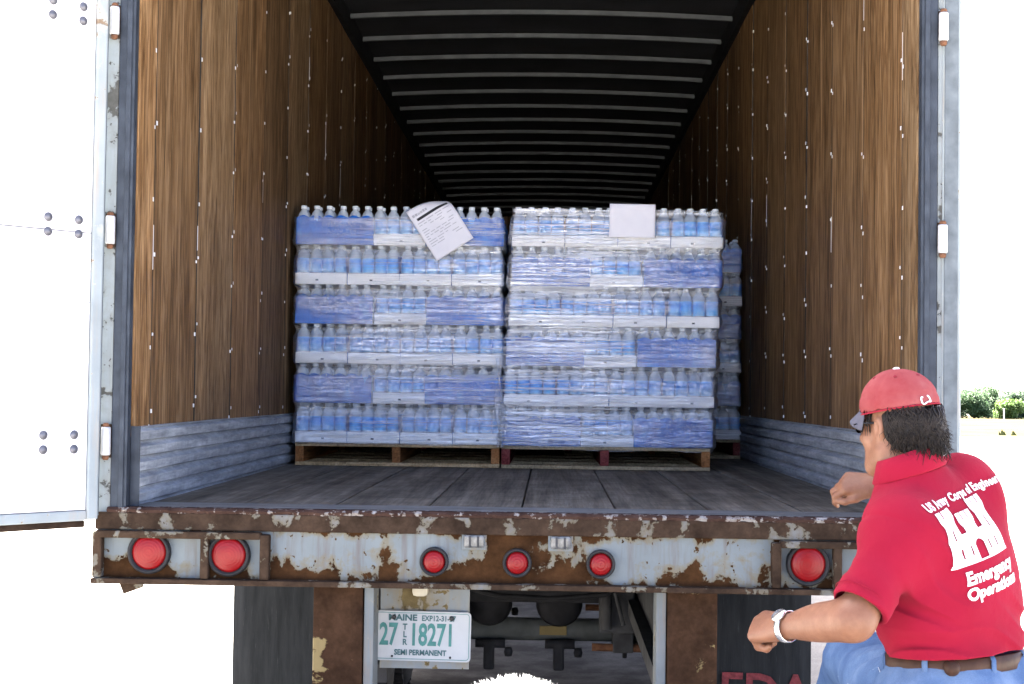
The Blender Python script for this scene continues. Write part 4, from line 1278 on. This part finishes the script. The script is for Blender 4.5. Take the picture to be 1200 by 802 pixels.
# right sleeve
sr_end = R_sh + (R_el - R_sh) * .72
S.cone(R_sh, sr_end, .076, .07, .045)
def wr_fn(x, y, z):
    p = np.stack([x, y, z], -1) - TO
    u = p @ TF[0]; v = p @ TF[1]; w = p @ TF[2]
    o = .0060 * vnoise(x * 9, y * 9, z * 9, 1) + .0018 * vnoise(x * 22, y * 22, z * 22, 2)
    # drag folds running from the armpit down to the waist, blousing above the belt
    low = np.clip((.16 - w) / .16, 0, 1)
    o += low * .012 * ridge(x, y, z, TF[2] * .8 + TF[0] * .55, 62, 3)
    arm = np.exp(-(((x - L_sh[0] - .03) ** 2 + (y - L_sh[1]) ** 2 + (z - L_sh[2] + .10) ** 2) / .010))
    o += arm * .012 * ridge(x, y, z, nrm([.5, 0.1, .85]), 85, 5)
    sl = np.clip((.78 - x) / .08, 0, 1) * np.clip((1.25 - z) / .1, 0, 1)
    o += sl * .007 * ridge(x, y, z, nrm([.75, .2, .6]), 95, 6)
    al = (x - L_sh[0]) * AXL[0] + (y - L_sh[1]) * AXL[1] + (z - L_sh[2]) * AXL[2]
    o += .0028 * np.exp(-((al - .012 + .25 * (u + .13)) / .004) ** 2) * (u < -.075)
    return o
AXL = nrm(L_el - L_sh)
S.displace(wr_fn)
# hem and cuff openings
S.plane(TO + np.array([0, 0, .022]), -frame(41, 3, -2)[2])
sl, (X, Y, Z) = S._box(S.lo, S.lo + S.h * S.n, 0)
cutd = (X - sl_end[0]) * ax_l[0] + (Y - sl_end[1]) * ax_l[1] + (Z - sl_end[2]) * ax_l[2]
near = np.sqrt((X - sl_end[0]) ** 2 + (Y - sl_end[1]) ** 2 + (Z - sl_end[2]) ** 2) - .13
S.a = np.maximum(S.a, np.minimum(cutd, -near)).astype(np.float32)
ax_r = nrm(R_el - R_sh)
cutd = (X - sr_end[0]) * ax_r[0] + (Y - sr_end[1]) * ax_r[1] + (Z - sr_end[2]) * ax_r[2]
near = np.sqrt((X - sr_end[0]) ** 2 + (Y - sr_end[1]) ** 2 + (Z - sr_end[2]) ** 2) - .13
S.a = np.maximum(S.a, np.minimum(cutd, -near)).astype(np.float32)
S.cone(sl_end - ax_l * .02, sl_end + ax_l * .05, .051, .051, 0, 'sub')
S.cone(sr_end - ax_r * .03, sr_end + ax_r * .05, .064, .064, 0, 'sub')
S.cone(NB - TF[2] * .0, NB + TF[2] * .1, .058, .066, .0, 'sub')
shirt_me = S.mesh("shirt", M_red); del S
shirt = plink("shirt", shirt_me)
bvh = BVHTree.FromPolygons([v.co[:] for v in shirt_me.vertices], [p.vertices[:] for p in shirt_me.polygons])
def on_shirt(u, w, off=.0022):
    o = Vector(tp(u, -.5, w)); h = bvh.ray_cast(o, Vector(TF[1]))
    if h[0] is None: return None
    return h[0] + h[1].normalized() * off * (1 if h[1].dot(Vector(TF[1])) < 0 else -1)
# stitched hems
def surf_tube(pts, r_, name, m, par, n=6):
    return MB().tube(pts, r_, n).build(name, m, par)

# screen print: lettering and castle
pc = MB(); NX, NY = 132, 100; CWD, CHT = .185, .118; U0, W0 = -.112, .226
def castle(a, b):
    """a across 0..1, b up 0..1"""
    s = abs(a - .5)
    if b < .09: body = s < .46 + .02 * (1 - b / .09)
    elif b < .52: body = s < .43
    else: body = False
    for cx, hw, top, fl in ((.16, .125, .76, .16), (.84, .125, .76, .16), (.5, .105, .62, .135)):
        if abs(a - cx) < hw and b < top: body = True
        f0 = top - .02; f1 = top + .09
        if f0 <= b < f1 and abs(a - cx) < hw + (fl - hw) * (b - f0) / (f1 - f0): body = True
        if f1 <= b < f1 + .15:
            q = (a - cx) / fl
            if abs(q) < 1:
                body = True
                if b > f1 + .02 and (abs(abs(q) - .36) < .055): body = False
    if s < .078 and b < .26: 
        if b > .03: body = False
    if b >= .26 and math.hypot((a - .5), (b - .26) * .73) < .078: body = False
    for cx, z0, z1 in ((.20, .12, .30), (.34, .14, .30), (.66, .14, .30), (.80, .12, .30), (.155, .46, .66), (.845, .46, .66)):
        if abs(a - cx) < .011 and z0 < b < z1: body = False
    return body
idx = {}
def pv(i, j):
    if (i, j) not in idx:
        p = on_shirt(U0 + CWD * i / NX, W0 + CHT * j / NY)
        idx[(i, j)] = None if p is None else len(pc.v)
        if p is not None: pc.v.append(p[:])
    return idx[(i, j)]
for i in range(NX):
    for j in range(NY):
        if castle((i + .5) / NX, (j + .5) / NY):
            q = [pv(i, j), pv(i + 1, j), pv(i + 1, j + 1), pv(i, j + 1)]
            if None not in q: pc.f.append(tuple(q)); pc.mi.append(0); pc.sm.append(True)
plink("castle_print", pc.mesh("castle_print", M_white_ink))
def shirt_text(s_, size, u0, w0, bold, xs_, name, spacing=1.0):
    me = text_mesh(s_, size, 0, bold, xs_, 'LEFT', spacing)
    bm = bmesh.new(); bm.from_mesh(me); 
    x0 = min(v.co.x for v in bm.verts); x1 = max(v.co.x for v in bm.verts); y0 = min(v.co.y for v in bm.verts); y1 = max(v.co.y for v in bm.verts)
    x = x0 + .006
    while x < x1:
        bmesh.ops.bisect_plane(bm, geom=bm.verts[:] + bm.edges[:] + bm.faces[:], plane_co=(x, 0, 0), plane_no=(1, 0, 0)); x += .006
    y = y0 + .006
    while y < y1:
        bmesh.ops.bisect_plane(bm, geom=bm.verts[:] + bm.edges[:] + bm.faces[:], plane_co=(0, y, 0), plane_no=(0, 1, 0)); y += .006
    bad = []
    for v in bm.verts:
        p = on_shirt(u0 + v.co.x, w0 + v.co.y)
        if p is None: bad.append(v)
        else: v.co = p
    bmesh.ops.delete(bm, geom=bad, context='VERTS')
    bm.to_mesh(me); bm.free()
    me.materials.clear(); me.materials.append(M_white_ink)
    for p in me.polygons: p.use_smooth = True
    plink(name, me)
shirt_text("US Army Corps of Engineers", .0235, -.122, .350, .0009, .93, "shirt_lettering", 1.12)
shirt_text("Emergency", .037, -.085, .187, .0016, .95, "shirt_lettering")
shirt_text("Operations", .037, -.085, .153, .0016, .95, "shirt_lettering")

# ---- polo collar: a folded band round the neck
cb = MB(); vv = []; ff = []; n_ = 48
for k in range(n_):
    a = 2 * math.pi * k / n_
    cu, cv = math.cos(a), math.sin(a)
    op = max(0, cv - .75) * 4
    for (rr, hh) in ((.058, -.012), (.0575, .026), (.060, .032), (.064, .032), (.071, .012), (.082, -.014), (.080, -.018), (.064, -.016)):
        j = 1 + .02 * mnoise.noise((cu * 3, cv * 3, hh * 20))
        p = NB + TF[0] * cu * rr * j * 1.02 + TF[1] * (cv * rr * j * .98 + .004) + TF[2] * (hh + .008 - .020 * (cv * .6 + .2) - op * .012 * 0 + .012)
        vv.append(p)
m_ = 8
for k in range(n_):
    for q in range(m_):
        a = k * m_ + q; b = k * m_ + (q + 1) % m_; c_ = ((k + 1) % n_) * m_
        ff.append((a, b, c_ + (q + 1) % m_, c_ + q))
cb.add(vv, ff, 0, True)
plink("collar", cb.mesh("collar", M_red))
# hem seams of sleeve and body
def ring_on(center, axis, r_, thick, name, m, ecc=1.0):
    axis = nrm(axis); u = nrm(np.cross(axis, [0, 0, 1])); w = np.cross(axis, u)
    pts = [center + (u * math.cos(a) + w * math.sin(a) * ecc) * r_ for a in np.linspace(0, 2 * math.pi, 41)]
    return plink(name, MB().tube(pts, thick, 6, caps=False).mesh(name, m))
ring_on(sl_end - ax_l * .022, ax_l, .0612, .0009, "sleeve_stitch", M_red)

# ---- jeans
J = SDF((.68, -1.44, .03), (1.26, -.30, 1.03), .0048)
J.loft(TO + np.array([0, 0, .0]), frame(41, 3, 0), [-.16, -.10, -.04, .03], [.172, .178, .168, .157], [.135, .140, .128, .112], [-.012, -.012, -.004, 0], k=0, expo=2.2)
J.cone(HIP_L, KN_L, .102, .078, .05); J.cone(KN_L, AN_L + np.array([0, -.01, .0]), .077, .060, .02)
J.cone(HIP_R, KN_R, .102, .076, .05); J.cone(KN_R, AN_R + np.array([0, 0, .005]), .075, .062, .02)
J.ell(tp(-.07, -.075, -.11), (.085, .07, .09), TF, .05); J.ell(tp(.075, -.075, -.11), (.085, .07, .09), TF, .05)
def jr(x, y, z):
    o = .0055 * vnoise(x * 10, y * 10, z * 10, 11)
    hip = np.exp(-(((x - .85) ** 2 + (y + 1.12) ** 2 + (z - .95) ** 2) / .025))
    o += hip * .0115 * ridge(x, y, z, nrm([.2, .75, .6]), 70, 12)
    seat = np.exp(-(((x - 1.02) ** 2 + (y + 1.28) ** 2 + (z - .88) ** 2) / .02))
    o += seat * .0065 * ridge(x, y, z, nrm([.2, .2, 1]), 70, 13)
    kn = np.exp(-(((x - KN_L[0]) ** 2 + (y - KN_L[1]) ** 2 + (z - KN_L[2]) ** 2) / .012)) + np.exp(-(((x - KN_R[0]) ** 2 + (y - KN_R[1]) ** 2 + (z - KN_R[2]) ** 2) / .015))
    o += kn * .005 * ridge(x, y, z, nrm([.3, .3, 1]), 75, 14)
    return o
J.displace(jr)
J.plane(tp(0, 0, .02), np.array([0, 0, 1.0]))
jeans_me = J.mesh("jeans", M_denim); del J
jeans = plink("jeans", jeans_me)
jb = BVHTree.FromPolygons([v.co[:] for v in jeans_me.vertices], [p.vertices[:] for p in jeans_me.polygons])
def snap(p, off=.001):
    h = jb.find_nearest(Vector(p)); return h[0] + h[1] * off
def seam(pts, name, r_=.0008, m=M_stitch):
    out = []
    for a, b in zip(pts[:-1], pts[1:]):
        for k in range(10):
            f_ = k / 10; out.append(snap(np.array(a) * (1 - f_) + np.array(b) * f_))
    plink(name, MB().tube(out, r_, 5).mesh(name, m))
# front pocket edge, side seam, back pockets
seam([(.80, -1.33, 1.0), (.79, -1.22, .985), (.765, -1.12, .965), (.75, -1.05, .93)], "pocket_stitch")
seam([(.785, -1.30, .93), (.765, -1.15, .91), (.75, -1.0, .90), (.75, -.85, .90)], "side_seam")
seam([(.79, -1.33, .90), (.77, -1.2, .87), (.76, -1.05, .86), (.76, -.88, .86)], "side_seam")
for u0 in (-.115, .035):
    seam([tp(u0, -.16, -.06), tp(u0 + .08, -.16, -.06), tp(u0 + .08, -.16, -.15), tp(u0 + .04, -.16, -.175), tp(u0, -.16, -.15), tp(u0, -.16, -.06)], "back_pocket_stitch")

# ---- belt with loops
bl = MB(); vv = []; ff = []; n_ = 72; h2 = .018
BFr = frame(41, 3, 0)
for k in range(n_):
    a = 2 * math.pi * k / n_; cu, cv = math.cos(a), math.sin(a)
    q = (abs(cu) ** 2.2 + abs(cv) ** 2.2) ** (-1 / 2.2)
    for (dr, hh) in ((.000, -h2), (.0055, -h2 + .002), (.0062, 0), (.0055, h2 - .002), (.0, h2)):
        vv.append(TO + BFr[0] * cu * q * (.163 + dr) + BFr[1] * cv * q * (.120 + dr) + BFr[2] * (.0 + hh))
for k in range(n_):
    for q in range(5):
        a = k * 5 + q; b = k * 5 + (q + 1) % 5; c_ = ((k + 1) % n_) * 5
        ff.append((a, b, c_ + (q + 1) % 5, c_ + q))
bl.add(vv, ff, 0, True)
belt = plink("belt", bl.mesh("belt", M_leather))
for deg in (-162, -105, -62, -20, 40, 140):
    a = R(deg); cu, cv = math.cos(a), math.sin(a); q = (abs(cu) ** 2.2 + abs(cv) ** 2.2) ** (-1 / 2.2)
    c0 = TO + BFr[0] * cu * q * .1705 + BFr[1] * cv * q * .1275; tg = nrm(-BFr[0] * math.sin(a) * .163 + BFr[1] * math.cos(a) * .12); nn_ = nrm(np.cross(tg, BFr[2]))
    lo = MB()
    for hh in np.linspace(-.034, .022, 6):
        for w_ in (-.006, .006):
            b_ = .0025 if -.03 < hh < .018 else -.006
            lo.v.append(tuple(c0 + tg * w_ + BFr[2] * hh + nrm(BFr[0] * cu + BFr[1] * cv) * b_))
    for k in range(5): lo.f.append((2 * k, 2 * k + 1, 2 * k + 3, 2 * k + 2)); lo.mi.append(0); lo.sm.append(True)
    o = plink("belt_loop", lo.mesh("belt_loop", M_denim)); md = o.modifiers.new("t", 'SOLIDIFY'); md.thickness = .0025
pk = tp(-.13, -.10, -.02)
a = R(-140); cu, cv = math.cos(a), math.sin(a); q = (abs(cu) ** 2.2 + abs(cv) ** 2.2) ** (-1 / 2.2)
kc = TO + BFr[0] * cu * q * .172 + BFr[1] * cv * q * .129 + BFr[2] * .0
kn_ = SDF(kc - .03, kc + .03, .002); kn_.ell(kc, (.017, .017, .017), None, 0)
plink("belt_case", kn_.mesh("belt_case", M_leather))

# ---- cap
def cap_point(u, v, w): return hp(u, v, w)
CAPR = (.0915, .112, .098); CAPC = (0, -.012, .045)
Cc = SDF(HC - .20, HC + .22, .0032)
Cc.ell(hp(*CAPC), tuple(HS * q_ for q_ in CAPR), HF, 0)
Cc.plane(hp(0, 0, .032), -nrm(HF[2] + HF[1] * .10))
Cc.ell(hp(CAPC[0], CAPC[1], CAPC[2] - .012), tuple(HS * q_ for q_ in (CAPR[0] - .007, CAPR[1] - .007, CAPR[2] - .004)), HF, 0, 'sub')
def capd(x, y, z):
    p = np.stack([x, y, z], -1) - HC
    u = p @ HF[0]; v = p @ HF[1] - CAPC[1]; w = p @ HF[2]
    an = np.arctan2(v, u)
    sm = np.abs(((an / (math.pi / 3)) + .5) % 1.0 - .5) * (math.pi / 3) * np.sqrt(u * u + v * v)
    o = .0014 * np.exp(-(sm / .003) ** 2)
    low = np.clip((.10 - w) / .05, 0, 1)
    o += low * .0016 * ridge(x, y, z, HF[2], 190, 21, 1.2) + .0016 * vnoise(x * 16, y * 16, z * 16, 22)
    return o
Cc.displace(capd)
cap_o = plink("cap", Cc.mesh("cap", M_cap_red)); del Cc
# brim
bm_ = MB(); vv = []; ff = []; na, nr = 25, 10
for side_ in (0, 1):
    for i in range(na):
        a = R(-62 + 124 * i / (na - 1))
        for j in range(nr):
            f_ = j / (nr - 1)
            rr = 1.0 + f_ * .72 * math.cos(a * 1.25) ** .8
            u = math.sin(a) * CAPR[0] * (1.0 + f_ * .05); v = CAPC[1] + math.cos(a) * CAPR[1] * .98 + f_ * .044 * max(0, math.cos(a * 1.35)) ** .7
            w = .034 - f_ * .026 - 3.2 * u * u * (.5 + .5 * f_) + .01 * math.cos(a) - (.0042 if side_ else 0)
            vv.append(hp(u, v, w))
o_ = na * nr
for s_ in (0, 1):
    for i in range(na - 1):
        for j in range(nr - 1):
            a = s_ * o_ + i * nr + j; q = (a, a + nr, a + nr + 1, a + 1); ff.append(q if s_ == 0 else q[::-1])
edge_ = [i * nr + nr - 1 for i in range(na)]
for a, b in zip(edge_[:-1], edge_[1:]): ff.append((a, b, b + o_, a + o_))
bm_.add(vv, ff, 0, True)
me = bm_.mesh("brim", [M_cap_grey, M_cap_grey])
half = (na - 1) * (nr - 1)
for k, p in enumerate(me.polygons): p.material_index = 0 if k < half else 1
plink("cap_brim", me)
bt = SDF(hp(0, -.012, .143) - .02, hp(0, -.012, .143) + .02, .0018); bt.ell(hp(0, -.012, .142), (.0085, .0085, .0045), HF, 0)
plink("cap_button", bt.mesh("cap_button", simple("button_white", (.7, .66, .66), .8)))
M_eye = simple("eyelet_dark_red", (.18, .02, .03), .8)
def cap_surf(an, el, off=.001):
    d = np.array([math.cos(el) * math.cos(an), math.cos(el) * math.sin(an), math.sin(el)])
    return hp(CAPC[0] + d[0] * (CAPR[0] + off), CAPC[1] + d[1] * (CAPR[1] + off), CAPC[2] + d[2] * (CAPR[2] + off)), nrm(HF[0] * d[0] / CAPR[0] + HF[1] * d[1] / CAPR[1] + HF[2] * d[2] / CAPR[2])
for k in range(6):
    p, n_v = cap_surf(R(30 + 60 * k), R(52))
    q = Vector(n_v).to_track_quat('Z', 'Y').to_matrix()
    m = MB(); m.lathe([(.0014, 0), (.0022, .0009), (.0036, .0006), (.0038, -.001)], 'z', n=10)
    m.v = [tuple(Vector(p) + q @ Vector(v)) for v in m.v]
    plink("cap_eyelet", m.mesh("cap_eyelet", M_eye))
# small white stitched mark low on the back of the cap
pts = []
for k in range(40):
    f_ = k / 39; a = R(-104 + 8 * math.cos(2.2 + f_ * 5.2)); e_ = R(6 + 5 * math.sin(2.2 + f_ * 5.2) + 2 * math.sin(f_ * 14))
    pts.append(cap_surf(a - R(2), e_, .0022)[0])
plink("cap_emblem", MB().tube(pts, .0017, 6).mesh("cap_emblem", M_white_ink))
# headband edge
pts = [hp(math.cos(a) * .0905, -.012 + math.sin(a) * .111, .0335 - .10 * (math.sin(a) * .111 - .012) * .95) for a in np.linspace(0, 2 * math.pi, 49)]
plink("cap_band", MB().tube(pts, .0022, 6, caps=False).mesh("cap_band", simple("cap_band_red", (.2, .012, .025), .85)))

# ---- hair: thick base under the cap and wavy locks down to the collar
Hh = SDF(HC - .2, HC + .2, .0034)
Hh.ell(hp(0, -.030, -.005), tuple(HS * q_ for q_ in (.087, .094, .078)), HF, 0)
Hh.ell(hp(0, -.070, -.060), tuple(HS * q_ for q_ in (.075, .052, .052)), HF, .03)
Hh.plane(hp(0, 0, .05), HF[2])
Hh.plane(hp(0, -.012, 0), nrm(HF[1] - HF[2] * .25))
Hh.ell(hp(0, .035, -.105), tuple(HS * q_ for q_ in (.10, .09, .07)), HF, .01, 'sub')
Hh.displace(lambda x, y, z: .004 * ridge(x, y, z, nrm(HF[0] * .6 + HF[1] * .5), 150, 31, 2.5) + .003 * vnoise(x * 30, y * 30, z * 30, 32))
hme = Hh.mesh("hair", M_hair); del Hh
hb = MB(); hb.v = [v.co[:] for v in hme.vertices]; hb.f = [tuple(p.vertices) for p in hme.polygons]; hb.mi = [0] * len(hb.f); hb.sm = [True] * len(hb.f)
rr = random.Random(3)
for k in range(1500):
    an = R(rr.uniform(196, 344))      # round the back of the head, ear to ear
    el = rr.uniform(.015, .045)
    st = np.array([math.cos(an) * .088, -.020 + math.sin(an) * .103, el - .03 * rr.random()])
    L_ = rr.uniform(.04, .10) * (0.75 + .35 * max(0, -math.sin(an)))
    pts = []; ph = rr.uniform(0, 6.28); amp = rr.uniform(.004, .016); curl = rr.uniform(-.25, .25)
    nseg = 6
    for s_ in range(nseg + 1):
        f_ = s_ / nseg
        an2 = an + curl * f_ + amp * 8 * math.sin(ph + f_ * 5)
        out = 1.0 + .08 * math.sin(f_ * 2.6) + rr.uniform(0, .02) - .16 * f_ * f_ * rr.uniform(.2, 1) + (.22 * f_ ** 2.5 if rr.random() < .0 else 0)
        flick = .012 * max(0, f_ - .7) * 10 * .45 * rr.uniform(-1, 1.6)
        pts.append(hp(math.cos(an2) * (.089 * out + flick), -.022 + math.sin(an2) * (.105 * out + flick), st[2] - L_ * f_))
    w_ = rr.uniform(.0008, .0018)
    hb.tube(pts, [w_ * .8, w_, w_, w_, w_ * .9, w_ * .6, w_ * .2], 4)
# tuft at the temple
for k in range(22):
    s = -1 if k % 2 == 0 else 1
    x = rr.uniform(.070, .080); z = rr.uniform(.01, .035); v0 = rr.uniform(.005, .055)
    hb.tube([hp(s * x, v0, z), hp(s * (x + .004), v0 + .004, z - .02), hp(s * (x + .002), v0 + rr.uniform(-.006, .014), z - rr.uniform(.03, .055))], [.0014, .0012, .0004], 4)
plink("hair", hb.mesh("hair", M_hair))

# ---- sunglasses
g = MB()
for s in (-1, 1):
    g.tube([hp(s * .079, -.005, .004), hp(s * .081, .04, .006), hp(s * .068, .088, .003)], .0022, 6)
    pr = []
    for k in range(20):
        a = 2 * math.pi * k / 20; pr.append(hp(s * (.034 + .027 * math.cos(a)), .104 - .012 * abs(math.cos(a)) * (1 if math.cos(a) > 0 else .2), -.002 + .019 * math.sin(a)))
    c0 = hp(s * .034, .106, -.002); o2 = len(g.v); g.v += [tuple(p) for p in pr] + [tuple(c0)]
    for k in range(20): g.f.append((o2 + k, o2 + (k + 1) % 20, o2 + 20)); g.mi.append(0); g.sm.append(True)
g.tube([hp(-.008, .108, .004), hp(.008, .108, .004)], .002, 6)
plink("sunglasses", g.mesh("sunglasses", M_lensdk))

# ---- watch and bracelet
def band(c, axis, ru, rw, h_, thick, name, m, up):
    axis = nrm(axis); w = nrm(np.array(up) - axis * np.dot(up, axis)); u = np.cross(axis, w)
    mb = MB(); vv = []; ff = []; n_ = 40
    for k in range(n_):
        a = 2 * math.pi * k / n_
        for (dr, hh) in ((0, -h_), (thick, -h_ * .8), (thick, h_ * .8), (0, h_)):
            vv.append(c + u * math.cos(a) * (ru + dr) + w * math.sin(a) * (rw + dr) + axis * hh)
    for k in range(n_):
        for q in range(4):
            a = k * 4 + q; b = k * 4 + (q + 1) % 4; c_ = ((k + 1) % n_) * 4; ff.append((a, b, c_ + (q + 1) % 4, c_ + q))
    mb.add(vv, ff, 0, True)
    return plink(name, mb.mesh(name, m)), u, w, axis
axL = nrm(L_wr - L_el)
cw = L_wr - axL * .012
watch, u_, w_, a_ = band(cw, axL, .0325, .0285, .0085, .0035, "watch", M_steel, (-.1, -.7, .7))
m = MB(); m.lathe([(.0165, 0), (.0175, .004), (.0155, .0075), (.0, .008)], 'z', n=24)
q = Vector(w_).to_track_quat('Z', 'Y').to_matrix(); c0 = Vector(cw + w_ * .030)
m.v = [tuple(c0 + q @ Vector(v)) for v in m.v]
plink("watch_case", m.mesh("watch_case", M_steel))
axR = nrm(R_wr - R_el)
band(R_wr - axR * .012, axR, .0325, .0305, .0035, .002, "bracelet", M_gold, (-.1, -.7, .7))
# ring on the near hand
pass
# ---- shoes
for an_, tip in ((AN_L, np.array([-.015, .19, -.085])), (AN_R, np.array([-.14, .155, -.045]))):
    Q = SDF(np.minimum(an_, an_ + tip) - .1, np.maximum(an_, an_ + tip) + .1, .005)
    heel = an_ - nrm([tip[0], tip[1], 0]) * .045 + np.array([0, 0, -.04 if an_ is AN_R else -.06])
    Q.cone(an_ + np.array([0, 0, .01]), heel, .045, .042, .03); Q.cone(heel, an_ + tip, .042, .036, .04)
    zb = .002 if an_ is AN_R else .543
    Q.plane((0, 0, zb), (0, 0, -1))
    plink("shoe", Q.mesh("shoe", M_shoe))

# ================================================================== white fluffy windscreen low in the picture
M_fluff = simple("white_fleece", (.62, .63, .64), .9, 0, .03)
mic = empty("furry_windscreen", (.057, -3.2, 0)); tag(mic, "white fluffy rounded windscreen just peeking above the bottom edge", "microphone")
fb = MB()
cz = 1.2105
for i in range(13):
    pass
vv = []; ff = []; nu, nvv = 28, 16
for j in range(nvv + 1):
    th = math.pi * j / nvv
    for i in range(nu):
        a = 2 * math.pi * i / nu; vv.append((.078 * math.sin(th) * math.cos(a), .078 * math.sin(th) * math.sin(a), cz + .085 * math.cos(th)))
for j in range(nvv):
    for i in range(nu):
        a = j * nu + i; b = j * nu + (i + 1) % nu; ff.append((a, b, b + nu, a + nu))
fb.add(vv, ff, 0, True)
for k in range(15000):
    d = Vector((random.gauss(0, 1), random.gauss(0, 1), random.gauss(.35, 1))).normalized()
    p = Vector((d.x * .076, d.y * .076, cz + d.z * .083)); tip_ = p + (d + Vector((random.gauss(0, .45), random.gauss(0, .45), random.gauss(-.1, .35)))).normalized() * random.uniform(.007, .016)
    s_ = d.orthogonal().normalized(); s2 = d.cross(s_)
    w = random.uniform(.0004, .0008)
    fb.add([p + s_ * w, p - s_ * w * .5 + s2 * w * .8, p - s_ * w * .5 - s2 * w * .8, tip_], [(0, 1, 3), (1, 2, 3), (2, 0, 3)], 0, True)
fb.build("fleece", M_fluff, mic)
MB().tube([(0, 0, .02), (0, 0, 1.14)], .011, 12).build("pole", M_black, mic)
MB().lathe([(.13, 0), (.13, .015), (.03, .025), (.012, .05)], 'z', n=28).build("stand_base", M_black, mic)
